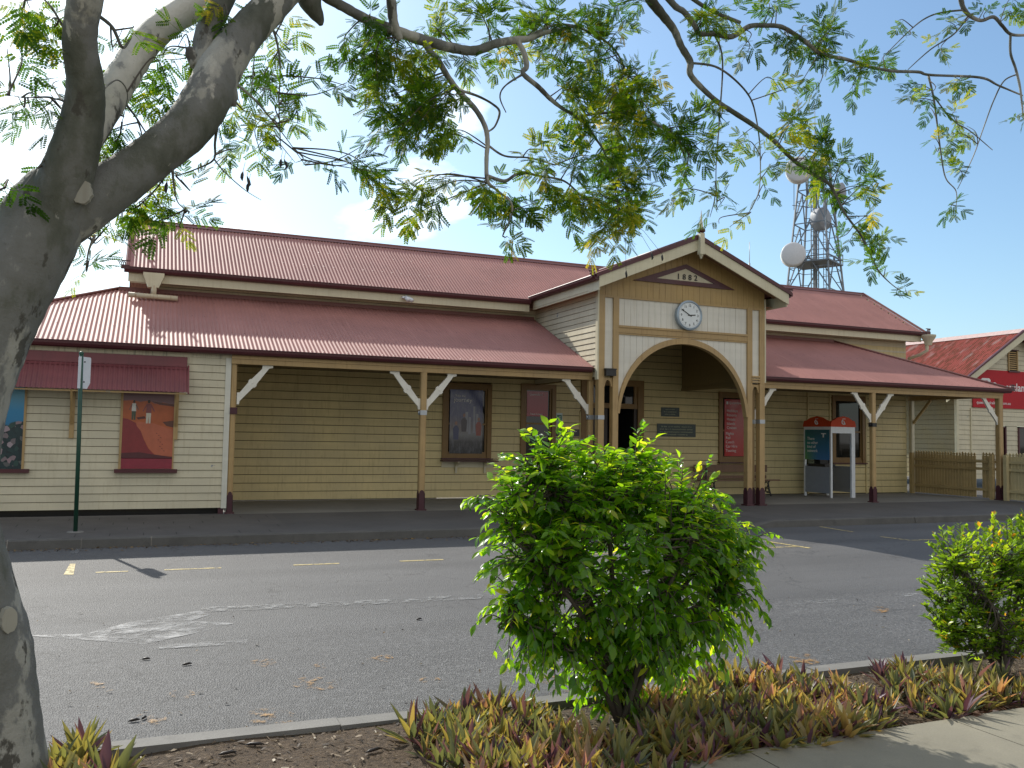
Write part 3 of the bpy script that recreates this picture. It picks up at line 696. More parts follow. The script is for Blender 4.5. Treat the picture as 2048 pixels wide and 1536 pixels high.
# finial
b = MB(); FX = 9.69
b.lathe([(0, 5.60), (.022, 5.61), (.03, 5.64), (.03, 5.655), (.045, 5.66), (.045, 5.69), (.05, 5.70)], (FX, Yf-.05, 0), 10, M['cream_trim'])
b.box(FX-.055, FX+.055, Yf-.11, Yf+.01, 5.70, 6.17, M['cream_trim'])
b.lathe([(.05, 6.17), (.06, 6.19), (.085, 6.20), (.092, 6.23), (.085, 6.262), (.06, 6.275), (.04, 6.28)], (FX, Yf-.05, 0), 12, M['maroon'])
b.lathe([(.04, 6.28), (.05, 6.30), (.038, 6.33), (.04, 6.35), (.028, 6.40), (.018, 6.52), (.004, 6.68), (0, 6.69)], (FX, Yf-.05, 0), 10, M['cream_trim'])
b.build('finial', None, ST)
# date panel
b = MB(); tri = [(8.30, 5.10), (10.98, 5.095), (9.66, 5.575)]; tin = [(8.89, 5.195), (10.42, 5.19), (9.66, 5.475)]
A = [(x, PY-.035, z) for x, z in tri]; B = [(x, PY-.035, z) for x, z in tin]; A2 = [(x, PY, z) for x, z in tri]; B2 = [(x, PY-.008, z) for x, z in tin]
b.mesh(A+B+A2+B2, [(i, (i+1) % 3, 3+(i+1) % 3, 3+i) for i in range(3)]+[(i, 6+i, 6+(i+1) % 3, (i+1) % 3) for i in range(3)]+[(3+i, 3+(i+1) % 3, 9+(i+1) % 3, 9+i) for i in range(3)])
dp = b.build('date_frame', M['maroon'], ST)
b = MB(); b.prism(tin, (0, PY-.012, 0), X_, Z_, Y_, .008); b.build('date_field', M['cream'], dp)
text_obj('lettering', '1882', .175, front(9.69, PY-.02, 5.225), M['blackink'], dp, .006, .002, 'CENTER', 1.75)
# windows and doors ----------------------------------------------------
def window(x0, x1, z0, z1, mid=None, name='window', fr=.11, y=D, sill=True, mat=None):
    b = MB(); mt = mat or M['tan_dk']; yo, yi = y-.055, y+.05
    b.box(x0, x0+fr, yo, yi, z0, z1); b.box(x1-fr, x1, yo, yi, z0, z1); b.box(x0+fr, x1-fr, yo, yi, z1-fr, z1); b.box(x0+fr, x1-fr, yo+.02, yi, z0, z0+fr*.8)
    s0, s1 = x0+fr, x1-fr; zz0, zz1 = z0+fr*.8, z1-fr
    for a, c in ((s0, s0+.05), (s1-.05, s1)): b.box(a, c, y-.015, y+.05, zz0, zz1)
    b.box(s0+.05, s1-.05, y-.012, y+.05, zz1-.045, zz1); b.box(s0+.05, s1-.05, y-.018, y+.05, zz0, zz0+.06)
    if mid: b.box(s0+.05, s1-.05, y-.022, y+.05, mid-.02, mid+.025)
    wd = b.build(name, mt, ST)
    b = MB(); b.box(s0, s1, y+.022, y+.03, zz0, zz1); b.build('pane', M['glass'], wd)
    if sill:
        b = MB(); b.box(x0-.02, x1+.03, y-.11, y+.0, z0-.035, z0-.002); b.build('sill', M['maroon'], wd)
    return wd
w1 = window(5.09, 6.33, 1.12, 2.9, 1.93)
b = MB(); b.box(5.09, 6.4, D-.03, D+.01, .90, 1.05); b.build('apron', M['cream'], w1)
b = MB(); b.box(5.06, 6.44, D-.28, D, 1.045, 1.07); b.build('ledge', M['maroon'], w1)
for x in (5.42, 6.15):
    b = MB(); b.prism([(0, 0), (.0, -.28), (.03, -.28), (.04, -.12), (.10, -.06), (.22, -.02), (.22, 0)], (x, D-.03, 1.045), -Y_, Z_, X_, .05); b.build('ledge_bracket', M['cream'], w1)
w2 = window(7.1, 8.05, 1.02, 2.96, 1.98)
b = MB(); b.box(7.1, 8.1, D-.24, D, .93, .955); b.build('ledge', M['maroon'], w2)
w3 = window(12.94, 14.02, 1.06, 2.96, 1.91)
b = MB(); b.box(12.9, 14.06, D-.10, D, .95, 1.0); b.build('apron', M['tan_dk'], w3)
w4 = window(16.87, 18.1, 1.06, 3.0, 1.95)
# entrance door with transom
b = MB(); b.box(8.75, 8.91, D-.06, D+.12, FL, 3.16); b.box(10.40, 10.58, D-.06, D+.12, FL, 3.16); b.box(8.91, 10.40, D-.06, D+.12, 3.0, 3.16); b.box(8.91, 10.40, D-.04, D+.1, 2.42, 2.55)
b.box(8.91, 8.97, D-.03, D+.08, 2.55, 3.0); b.box(10.30, 10.40, D-.03, D+.08, 2.55, 3.0); b.box(9.6, 9.68, D-.03, D+.08, 2.55, 3.0)
dr = b.build('entrance_door', M['tan_dk'], ST)
b = MB(); b.box(8.97, 9.6, D+.02, D+.03, 2.55, 3.0); b.box(9.68, 10.30, D+.02, D+.03, 2.55, 3.0); b.build('transom_pane', M['glass'], dr)
b = MB(); b.box(10.30, 10.40, D-.02, D+.08, FL, 2.42); b.box(8.92, 9.55, D+.03, D+.07, FL+.02, 2.41)
for z0, z1 in ((.4, 1.1), (1.25, 2.3)): b.box(9.02, 9.45, D+.02, D+.04, z0, z1)
b.build('door_leaf', M['darkwood'], dr)
b = MB(); b.face([(8.9, 4.6, FL), (10.4, 4.6, FL), (10.4, 4.6, 3.1), (8.9, 4.6, 3.1)]); b.face([(10.4, D+.1, FL), (10.4, 4.6, FL), (10.4, 4.6, 3.1), (10.4, D+.1, 3.1)]); b.face([(8.9, D+.1, FL), (8.9, 4.6, FL), (8.9, 4.6, 3.1), (8.9, D+.1, 3.1)]); b.face([(8.9, D+.1, 3.1), (10.4, D+.1, 3.1), (10.4, 4.6, 3.1), (8.9, 4.6, 3.1)]); b.face([(8.9, D, FL), (10.4, D, FL), (10.4, 4.6, FL), (8.9, 4.6, FL)])
b.build('doorway', M['dark'], dr)
# conduits, junctions
for x in (15.99, 16.79, 18.15):
    b = MB(); b.box(x-.02, x+.02, D-.045, D-.015, FL, 3.06); b.build('conduit', M['cream_dim'], ST)
b = MB(); b.box(8.72, 8.75, D-.04, D, 1.3, 2.35); b.box(8.06, 8.75, D-.04, D, 2.32, 2.38); b.build('wall_batten', M['cream_dim'], ST)
# left room window hoardings: sills, awning
for x0, x1 in ((-1.85, -.83), (-4.6, -3.15)):
    b = MB(); b.box(x0, x1, -.11, -.01, .91, .975); b.build('sill', M['maroon'], ST)
b = MB(); AW0, AW1 = -5.2, -.70
vA = np.array([0, -.42, -.60]); lA = np.linalg.norm(vA); vA /= lA
corr(b, (AW0, -.46, 2.33), X_, np.array([0, .42, .50])/math.hypot(.42, .5), AW1-AW0, lambda u: 0, lambda u: math.hypot(.42, .5)-.05, mat=M['awning'])
b.box(AW0, AW1-.03, -.075, -.02, 2.80, 2.975, M['awning'])
b.mesh([(AW0, -.06, 2.80), (AW1-.03, -.06, 2.80), (AW1-.03, -.12, 2.75), (AW0, -.12, 2.75)], [(0, 1, 2, 3)], M['awning'])
b.prism([(0, 0), (.40, .5), (.43, .5), (.46, .47), (.06, -.03), (0, -.03)], (AW1-.02, -.47, 2.33), Y_, Z_, X_, .025, M['awning'])
b.box(AW0, AW1-.05, -.43, -.40, 2.29, 2.315, M['tan'])
aw = b.build('window_awning', None, ST)
for x in (-.92, -2.58, -4.3):
    b = MB(); b.box(x, x+.075, -.055, -.015, 1.5, 2.8); b.bar((x+.037, -.06, 1.75), (x+.037, -.42, 2.31), .035, .045); b.build('awning_bracket', M['tan'], aw)
# rainwater heads and pipes
b = MB(); b.prism([(-.10, -.27), (.10, -.27), (.20, -.02), (.20, .03), (-.20, .03), (-.20, -.02)], (-1.34, 2.36, 4.83), X_, Z_, Y_, .18); b.build('rainwater_head', M['cream_trim'], ST)
b = MB(); b.tube([(-1.33, 2.40, 4.6), (-1.33, 2.38, 4.36)], .055, 10); b.tube([(-1.80, 2.36, 4.375), (-.87, 2.36, 4.365)], .052, 10); b.build('downpipe', paint('rust_streaked_pipe', (.6, .52, .36), .5, .2, (.3, .12, .03), .9), ST)
b = MB(); b.lathe([(.10, 0), (.12, .1), (.20, .22), (.22, .26), (.22, .30)], (20.02, 2.4, 4.58), 10); b.build('rainwater_head', M['cream_trim'], ST)
b = MB(); b.tube([(20.02, 2.45, 4.6), (20.02, 2.45, 4.42), (19.98, 2.7, 4.3), (19.86, 3.0, 4.2)], .05, 8); b.build('downpipe', M['cream_trim'], ST)
# vent pipe, whip aerial, floodlight and porch lamp on the building
P0 = at(262, 457, 4.9); Q = mpp(P0)
b = MB(); b.tube([P0, P0+X_*(-10*Q), P0+np.array([-15*Q, 0, 4*Q]), P0+np.array([-17*Q, 0, 10*Q]), P0+np.array([-18*Q, 0, 70*Q])], .025, 8); b.build('vent_pipe', M['steel'], ST)
P0 = at(1499, 535, 6.5); b = MB(); b.tube([P0-Z_*1.0, P0+Z_*.15], .03, 6); b.tube([P0, P0+Z_*.85], .011, 6); b.build('whip_aerial', M['steel'], ST)
b = MB(); b.box(3.9, 4.06, 2.44, 2.55, 4.76, 4.80); b.tube([(3.98, 2.46, 4.78), (4.02, 2.36, 4.70)], .05, 8); b.tube([(4.03, 2.47, 4.77), (4.12, 2.38, 4.70)], .045, 8); b.build('floodlight', M['alum'], ST)
b = MB(); b.box(7.615, 7.86, PY-.10, PY+.06, 2.985, 3.12); b.box(7.60, 7.87, PY-.11, PY+.06, 3.12, 3.14); b.build('porch_lamp', M['black'], ST)

# ------------------------------------------------------------------ things on the station
def sign(name, x0, x1, z0, z1, y, mat, label, cat, t=.012, group=None):
    r = thing(name, ((x0+x1)/2, y, z0), label, cat, group or {'poster': 'posters on the station walls and windows', 'plaque': 'green plaques by the entrance', 'notice': 'notices beside the entrance door'}.get(name))
    b = MB(); b.box(x0, x1, y-t, y, z0, z1); b.build('panel', mat, r); return r
# clock
CX, CZ, CR_ = 9.72, 4.42, .325
ck = thing('wall_clock', (CX, PY-.02, CZ), 'round white station clock reading ten to three on the porch above the arch', 'clock')
def disc(b, r0, r1, y0, y1, seg=48, mat=None, cx=CX, cz=CZ):
    vs = [(cx+r*math.cos(2*math.pi*k/seg), y, cz+r*math.sin(2*math.pi*k/seg)) for r, y in ((r0, y0), (r1, y1)) for k in range(seg)]
    b.mesh(vs, [(k, (k+1) % seg, seg+(k+1) % seg, seg+k) for k in range(seg)], mat, True)
b = MB(); disc(b, .32, .338, PY+.03, PY-.05); disc(b, .338, .335, PY-.05, PY-.085); disc(b, .335, .30, PY-.085, PY-.10); disc(b, .30, .285, PY-.10, PY-.085); b.build('rim', plain('clock_rim', (.33, .4, .46), .3, .3), ck)
b = MB(); b.prism([(.29*math.cos(a), .29*math.sin(a)) for a in np.linspace(0, 2*math.pi, 49)[:-1]], (CX, PY-.085, CZ), X_, Z_, Y_, .02); b.build('dial', plain('clock_dial', (.74, .77, .76), .35), ck)
for k in range(1, 13):
    a = math.pi/2-k*math.pi/6; text_obj('numeral', str(k), .075, front(CX+.215*math.cos(a), PY-.087, CZ+.215*math.sin(a)-.026), M['blackink'], ck, .0008, .0014, 'CENTER')
b = MB()
for k in range(60):
    a = k*math.pi/30; c, s = math.cos(a), math.sin(a); l = .028 if k % 5 == 0 else .014
    b.bar((CX+c*(.275-l), PY-.0872, CZ+s*(.275-l)), (CX+c*.275, PY-.0872, CZ+s*.275), .004, .0015, upv=(0, 1, 0))
b.build('minute_marks', M['blackink'], ck)['kind'] = 'stuff'
for nm, ang, l, w_, y in (('minute_hand', math.pi/2+math.pi/3, .235, .016, PY-.097), ('hour_hand', math.pi/2-math.radians(85), .15, .022, PY-.092)):
    d = np.array([math.cos(ang), 0, math.sin(ang)]); c = np.array([CX, y, CZ]); b = MB(); b.bar(c-d*.05, c+d*l, w_, .003, upv=(0, 1, 0)); b.build(nm, M['blackink'], ck)
# plaques
def scribble(r, x0, x1, z, h, y, mat, seed):
    rr = random.Random(seed); b = MB(); x = x0
    while x < x1-.02:
        wd = rr.uniform(.012, .022)
        if rr.random() < .16: x += .02; continue
        b.box(x, x+wd*.75, y-.0015, y, z+rr.uniform(0, h*.2), z+h*rr.uniform(.75, 1)); x += wd
    return b.build('lettering', mat, r)
r = sign('plaque', 11.12, 11.68, 2.25, 2.49, D-.02, M['plaque'], 'smaller dark green plaque on the wall, the upper of two', 'plaque')
for i, (a, c) in enumerate(((.13, .43), (.08, .48), (.11, .45))): scribble(r, 11.12+a, 11.12+c, 2.42-.065*i, .036, D-.033, M['goldink'], i)
r = sign('plaque', 11.0, 12.2, 1.72, 2.06, D-.02, M['plaque'], 'wide dark green plaque with rows of lettering under the smaller plaque', 'plaque')
for i, (a, c) in enumerate(((.12, 1.08), (.08, 1.12), (.08, 1.12), (.22, .96))): scribble(r, 11.0+a, 11.0+c, 1.965-.07*i, .04, D-.033, M['goldink'], 9+i)
# posters
r = sign('poster', 13.13, 13.9, 1.22, 2.77, D-.026, M['redposter'], 'tall red poster with a white list of words in the window above the bench', 'poster', .006)
for i, t in enumerate(('Holidays', 'Resorts', 'Hotels', 'Islands', 'Cruises')): text_obj('lettering', t, .105, front(13.2, D-.034, 2.42-.115*i), M['ink'], r)
for i, t in enumerate(('Flights', 'Rail', 'Coach', 'Car Hire', 'Touring')): text_obj('lettering', t, .105, front(13.17, D-.034, 1.80-.115*i), M['ink'], r)
text_obj('lettering', 'Queensland', .09, front(13.27, D-.034, 2.64), M['ink'], r)
b = MB(); b.box(13.19, 13.25, D-.034, D-.032, 2.63, 2.71); b.build('emblem', M['ink'], r)
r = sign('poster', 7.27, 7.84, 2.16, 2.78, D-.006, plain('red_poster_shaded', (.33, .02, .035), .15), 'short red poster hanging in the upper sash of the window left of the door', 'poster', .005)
text_obj('lettering', 'Queensland', .075, front(7.33, D-.013, 2.68), M['ink'], r); text_obj('lettering', 'Travel Centre', .06, front(7.35, D-.013, 2.20), M['ink'], r)
def citymat():
    m, nt, bs, out = nodes('journey_print')
    tcx = nt.nodes.new('ShaderNodeTexCoord'); sx = nt.nodes.new('ShaderNodeSeparateXYZ'); nt.links.new(tcx.outputs['Generated'], sx.inputs[0])
    c = ramp(nt, sx.outputs[2], [(0, (.02, .025, .03)), (.18, (.05, .05, .055)), (.3, (.2, .2, .2)), (.42, (.16, .13, .13)), (.6, (.06, .07, .16)), (1, (.03, .05, .18))])
    v = noise(nt, 7, 5, .7, stretch=(2.4, 1, .8)); c = mixc(nt, ramp(nt, v, [(.45, 0), (.7, .5)]), c, (.22, .23, .27))
    nt.links.new(c, bs.inputs['Base Color']); bs.inputs['Roughness'].default_value = .12; return m
r = sign('poster', 5.27, 6.10, 1.23, 2.75, D-.03, citymat(), 'blue city poster headed journey in the wider shop window of the verandah', 'poster', .005)
text_obj('lettering', 'Take the', .07, front(5.40, D-.037, 2.58), M['ink'], r); text_obj('lettering', 'journey', .15, front(5.36, D-.037, 2.46), M['ink'], r)
b = MB(); cy = D-.037
for x, z0, z1, wd in ((5.66, 1.75, 2.22, .07), (5.74, 1.7, 2.1, .06), (5.86, 1.72, 2.36, .05), (5.93, 1.7, 2.18, .06)): b.box(x, x+wd, cy, cy+.001, z0, z1, plain('tower_print', (.27, .28, .32), .15))
b.build('printed_towers', None, r)
for x, z, c in ((5.38, 1.56, (.05, .06, .14)), (5.58, 1.75, (.06, .05, .06)), (5.95, 1.66, (.3, .08, .06))):
    b = MB(); mt = plain('figure_print', c, .2); b.prism([(-.06, 0), (.06, 0), (.075, .26), (.03, .33), (-.03, .33), (-.075, .26)], (x+.05, cy-.001, z), X_, Z_, Y_, .0006, mt)
    b.prism([(.035*math.cos(a), .39+.045*math.sin(a)) for a in np.linspace(0, 2*math.pi, 9)[:-1]], (x+.05, cy-.001, z), X_, Z_, Y_, .0006, plain('skin_print', (.3, .15, .1), .2)); b.build('printed_figure', None, r)
# dune poster and reef poster on the left room
r = sign('poster', -1.75, -.92, .98, 2.36, -.025, plain('dune_poster_sky', (.2, .10, .11), .3), 'orange desert poster with two walkers under the maroon awning', 'poster', .01)
DX, DZ = -1.75, .98; PW, PH = .83, 1.38
def art(b, pts, c, k): b.prism([(x*PW, (1-y)*PH) for x, y in pts][::-1], (DX, -.036-.0008*k, DZ), X_, Z_, Y_, .0006, plain('dune_print', c, .3, 0, .25))
b = MB()
art(b, [(0, .14), (.2, .13), (.32, .15), (.5, .13), (.62, .17), (.78, .15), (1, .18), (1, 1), (0, 1)], (.42, .10, .03), 0)
art(b, [(.55, .14), (.75, .155), (1, .17), (1, .20), (.7, .18)], (.12, .04, .03), 1)
art(b, [(0, .36), (.1, .37), (.26, .42), (.36, .52), (.42, .62), (.52, .74), (.66, .83), (0, .85)], (.23, .028, .03), 1)
art(b, [(.25, .40), (.6, .42), (1, .50), (1, .84), (.68, .83), (.54, .75), (.43, .62), (.36, .52), (.28, .46)], (.45, .12, .06), 2)
art(b, [(0, .80), (.35, .79), (.66, .82), (1, .845), (1, .87), (0, .87)], (.09, .02, .025), 3)
art(b, [(0, .865), (1, .865), (1, 1), (0, 1)], (.26, .025, .045), 3)
art(b, [(.78, .40), (1, .38), (1, .47), (.86, .45)], (.12, .04, .025), 4); art(b, [(.26, .35), (.42, .33), (.45, .36), (.3, .375)], (.10, .025, .02), 4)
b.build('printed_dunes', None, r)
b = MB()
def fig(x, y, s, shirt, pants):
    art(b, [(x-.035*s, y), (x+.035*s, y), (x+.045*s, y+.10*s), (x-.045*s, y+.10*s)], shirt, 6)
    art(b, [(x-.04*s, y+.10*s), (x+.04*s, y+.10*s), (x+.035*s, y+.21*s), (x+.005*s, y+.21*s), (x, y+.13*s), (x-.01*s, y+.21*s), (x-.04*s, y+.21*s)], pants, 6)
    art(b, [(x+.025*s*math.cos(a), y-.022*s+.02*s*math.sin(a)) for a in np.linspace(0, 2*math.pi, 8)[:-1]], (.06, .03, .02), 6)
    art(b, [(x-.04*s, y+.005), (x-.03*s, y+.02), (x-.09*s, y+.09*s), (x-.10*s, y+.08*s)], shirt if s > 1.1 else (.2, .09, .06), 6); art(b, [(x+.04*s, y+.005), (x+.10*s, y+.075*s), (x+.09*s, y+.09*s), (x+.03*s, y+.03)], shirt if s > 1.1 else (.2, .09, .06), 6)
fig(.21, .17, 1.0, (.6, .58, .52), (.06, .08, .05)); b.build('printed_figure', None, r); b = MB(); fig(.50, .17, 1.2, (.22, .06, .06), (.55, .5, .4)); b.build('printed_figure', None, r); b = MB()
for k in range(9): x = .66+.03*(k % 3)+.012*k; y = .54+.028*k; art(b, [(x, y), (x+.03, y+.004), (x+.025, y+.012), (x+.004, y+.01)], (.16, .035, .03), 7)
b.build('printed_footprints', None, r)['kind'] = 'stuff'
for nm, xx in (('', 0),):
    for x0, x1 in ((-1.79, -1.75), (-.92, -.895)): b = MB(); b.box(x0, x1, -.045, -.01, .975, 2.38); b.build('edge_strip', M['tan'], r)
def reefmat():
    m, nt, bs, out = nodes('reef_print')
    tcx = nt.nodes.new('ShaderNodeTexCoord'); sx = nt.nodes.new('ShaderNodeSeparateXYZ'); nt.links.new(tcx.outputs['Generated'], sx.inputs[0])
    sky_ = ramp(nt, sx.outputs[2], [(.2, (.005, .06, .16)), (.7, (.02, .22, .42)), (1, (.16, .40, .50))])
    v = nt.nodes.new('ShaderNodeTexVoronoi'); v.inputs['Scale'].default_value = 16; nt.links.new(tcx.outputs['Object'], v.inputs[0])
    reef = ramp(nt, v.outputs['Color'], [(0, (.004, .012, .015)), (.55, (.008, .03, .035)), (.7, (.02, .06, .05)), (.85, (.3, .2, .22)), (1, (.35, .3, .32))])
    wv = nt.nodes.new('ShaderNodeMath'); wv.operation = 'MULTIPLY_ADD'; wv.inputs[1].default_value = .5; nt.links.new(noise(nt, 3, 5, .6), wv.inputs[0]); nt.links.new(sx.outputs[2], wv.inputs[2])
    hx = nt.nodes.new('ShaderNodeMath'); hx.operation = 'MULTIPLY_ADD'; hx.inputs[1].default_value = -.22; nt.links.new(sx.outputs[0], hx.inputs[0]); nt.links.new(wv.outputs[0], hx.inputs[2])
    nt.links.new(mixc(nt, ramp(nt, hx.outputs[0], [(.60, 0), (.63, 1)]), reef, sky_), bs.inputs['Base Color']); bs.inputs['Roughness'].default_value = .3; return m
r = sign('poster', -4.5, -3.27, .97, 2.36, -.025, reefmat(), 'blue underwater coral reef poster half hidden behind the tree trunk', 'poster', .01)
b = MB(); b.box(-3.27, -3.235, -.04, -.01, .97, 2.38); b.build('edge_strip', M['tan'], r)
# small notices by the door
r = sign('notice', 8.07, 8.24, 2.0, 2.26, D-.02, plain('pale_notice', (.5, .58, .55), .4), 'small pale notice with a green walking figure beside the entrance door', 'notice', .006)
b = MB(); gm = plain('green_print', (.02, .16, .10), .4); b.box(8.09, 8.22, D-.0275, D-.0262, 2.08, 2.21, gm)
for q in (((8.14, 2.17), (8.165, 2.13)), ((8.165, 2.13), (8.13, 2.10)), ((8.165, 2.13), (8.19, 2.10)), ((8.12, 2.15), (8.19, 2.165))): b.bar((q[0][0], D-.0285, q[0][1]), (q[1][0], D-.0285, q[1][1]), .015, .001, M['ink'], upv=(0, 1, 0))
b.build('printed_figure', None, r)
r = sign('notice', 8.05, 8.72, 1.68, 1.86, D-.02, plain('black_notice', (.03, .02, .03), .35), 'long black notice with a round white emblem beside the entrance door', 'notice', .008)
b = MB(); disc(b, .045, .028, D-.03, D-.0301, 20, M['ink'], 8.15, 1.775); disc(b, .02, .008, D-.03, D-.0301, 10, M['ink'], 8.15, 1.775); b.build('emblem', None, r)
scribble(r, 8.26, 8.66, 1.79, .03, D-.029, M['ink'], 31); scribble(r, 8.26, 8.60, 1.73, .03, D-.029, M['ink'], 32)

# bench -----------------------------------------------------------------
BN = thing('bench', (13.3, 2.6, FL), 'slatted timber bench with black scrolled iron ends against the station wall', 'bench')
M['oldwood'] = paint('weathered_bench_timber', (.22, .125, .075), .6, .3, (.08, .05, .03), .5)
b = MB()
for z, h in ((.80, .19), (.62, .09)): b.box(12.05, 14.42, D-.20+(.8-z)*.15, D-.16+(.8-z)*.15, z, z+h)
b.build('backrest', M['oldwood'], BN)
b = MB()
for i in range(4): b.box(12.1, 14.5, 2.36+i*.10, 2.44+i*.10, .585-.004*i, .615-.004*i)
b.build('seat', M['oldwood'], BN)
for x in (12.4, 14.15):
    b = MB(); Q = lambda y, z: (x, y, z)
    b.tube([Q(2.40, .585), Q(2.42, .5), Q(2.38, .36), Q(2.33, .24), Q(2.31, FL)], .02, 6); b.tube([Q(2.78, .97), Q(2.77, .6), Q(2.80, .4), Q(2.86, FL)], .02, 6)
    b.tube([Q(2.36, .575), Q(2.8, .57)], .018, 6)
    for cy, cz, r_ in ((2.5, .47, .07), (2.64, .47, .06), (2.46, .32, .06), (2.60, .33, .07)):
        b.tube([Q(cy+r_*math.cos(a), cz+r_*math.sin(a)) for a in np.linspace(0, 5.2, 12)], .013, 5)
    b.tube([Q(2.33, .25), Q(2.5, .30), Q(2.7, .28), Q(2.85, .22)], .014, 6)
    b.build('bench_end', M['black'], BN)

# phone booth -------------------------------------------------------------
BX0, BX1, BY0, BY1 = 15.45, 16.28, 1.48, 2.52
PB = thing('phone_booth', ((BX0+BX1)/2, 2.0, FL), 'public phone booth with orange hood and blue green side panel on the verandah', 'phone booth')
b = MB()
for x0, x1, y0, y1 in ((BX0, BX0+.05, BY0, BY0+.05), (BX1-.12, BX1, BY0, BY0+.06), (BX0, BX0+.05, BY1-.05, BY1), (BX1-.05, BX1, BY1-.05, BY1)): b.box(x0, x1, y0, y1, FL, 2.06)
b.box(BX0+.05, BX1-.12, BY0, BY0+.05, 1.89, 2.06); b.box(BX0, BX0+.05, BY0+.05, BY1-.05, 1.98, 2.06)
b.build('frame', M['alum'], PB)
def booth_ad():
    m, nt, bs, out = nodes('advert_print')
    tcx = nt.nodes.new('ShaderNodeTexCoord'); sx = nt.nodes.new('ShaderNodeSeparateXYZ'); nt.links.new(tcx.outputs['Generated'], sx.inputs[0])
    a = ramp(nt, sx.outputs[2], [(0, (.02, .16, .42)), (.5, (.008, .14, .26)), (1, (.01, .10, .13))]); g = ramp(nt, sx.outputs[2], [(0, (.12, .30, .05)), (.5, (.02, .22, .16)), (1, (.01, .11, .12))])
    nt.links.new(mixc(nt, ramp(nt, sx.outputs[1], [(.45, 0), (1, 1)]), a, g), bs.inputs['Base Color']); bs.inputs['Roughness'].default_value = .2; return m
b = MB(); b.box(BX0-.004, BX0+.02, BY0+.06, BY1-.05, 1.17, 1.98); b.build('advert_panel', booth_ad(), PB)
text_obj('lettering', 'There\nno other\nkind of\nnetwork', .115, left(BX0-.005, BY1-.14, 1.70), M['ink'], PB, line=.95)
b = MB(); b.box(BX0-.007, BX0-.004, BY0+.18, BY0+.36, 1.86, 1.885); b.box(BX0-.007, BX0-.004, BY0+.26, BY0+.30, 1.77, 1.86); b.build('emblem', M['ink'], PB)
b = MB(); b.box(BX0+.002, BX0+.02, BY0+.06, BY1-.06, .28, .98); b.build('side_panel', M['grey'], PB)
b = MB(); b.box(BX0+.06, BX0+.42, BY0+.3, BY1-.1, .96, 1.05); b.box(BX0+.30, BX0+.62, BY1-.3, BY1-.06, .98, 1.55); b.tube([(BX0+.1, BY0+.2, 1.28), (BX0+.12, BY0+.2, 1.1)], .03, 8); b.build('telephone', M['black'], PB)
def grille():
    m, nt, bs, out = nodes('perforated_sheet'); bs.inputs['Base Color'].default_value = (.25, .26, .27, 1); bs.inputs['Roughness'].default_value = .5
    v = nt.nodes.new('ShaderNodeTexVoronoi'); v.inputs['Scale'].default_value = 46; v.inputs['Randomness'].default_value = 0; tcx = nt.nodes.new('ShaderNodeTexCoord'); nt.links.new(tcx.outputs['Object'], v.inputs[0])
    tr = nt.nodes.new('ShaderNodeBsdfTransparent'); mx = nt.nodes.new('ShaderNodeMixShader'); nt.links.new(ramp(nt, v.outputs['Distance'], [(.36, 0), (.42, 1)]), mx.inputs[0]); nt.links.new(tr.outputs[0], mx.inputs[1]); nt.links.new(bs.outputs[0], mx.inputs[2]); nt.links.new(mx.outputs[0], out.inputs[0]); return m
b = MB(); b.box(BX0+.05, BX1-.05, BY1-.03, BY1-.02, .30, 1.0); b.box(BX1-.03, BX1-.02, BY0+.06, BY1-.05, .30, 1.0); b.build('grille', grille(), PB)
def pane_clear():
    m, nt, bs, out = nodes('booth_glass'); gl = nt.nodes.new('ShaderNodeBsdfGlossy'); gl.inputs['Roughness'].default_value = .03; tr = nt.nodes.new('ShaderNodeBsdfTransparent'); tr.inputs[0].default_value = (.6, .68, .7, 1)
    mx = nt.nodes.new('ShaderNodeMixShader'); mx.inputs[0].default_value = .1; nt.links.new(tr.outputs[0], mx.inputs[1]); nt.links.new(gl.outputs[0], mx.inputs[2]); nt.links.new(mx.outputs[0], out.inputs[0]); return m
b = MB(); b.box(BX0+.05, BX1-.05, BY1-.022, BY1-.016, 1.02, 1.95); b.build('pane', pane_clear(), PB)
b = MB()   # hood: four arched sides and a cap
prof = [(0, 0), (1, 0), (1, .05), (.96, .16), (.86, .18), (.72, .25), (.5, .285), (.28, .25), (.14, .18), (.04, .16), (0, .05)]
Wx, Wy = BX1-BX0+.03, BY1-BY0+.03; bx, by = BX0-.015, BY0-.015
b.prism([(a*Wx, c) for a, c in prof], (bx, by, 2.06), X_, Z_, Y_, .02); b.prism([(a*Wx, c) for a, c in prof], (bx, by+Wy-.02, 2.06), X_, Z_, Y_, .02)
b.prism([(a*Wy, c) for a, c in prof], (bx+.001, by+.02, 2.06), Y_*(Wy-.04)/Wy, Z_, X_, .02); b.prism([(a*Wy, c) for a, c in prof], (bx+Wx-.021, by+.02, 2.06), Y_*(Wy-.04)/Wy, Z_, X_, .02)
b.box(bx+.03, bx+Wx-.03, by+.03, by+Wy-.03, 2.14, 2.2)
b.build('hood', M['orange'], PB)
b = MB()
for k in range(2):
    Pq = (lambda a, c: (BX0+.42+a, by-.002, 2.19+c)) if k == 0 else (lambda a, c: (bx-.001, BY0+.52-a, 2.19+c))
    b.tube([Pq(.06*math.cos(a), .06*math.sin(a)) for a in np.linspace(1.9, 5.6, 10)], .016, 5); b.tube([Pq(0, .03), Pq(.05, -.06)], .016, 5); b.tube([Pq(-.05, .085), Pq(.06, .085)], .008, 5)
b.build('emblem', M['ink'], PB)

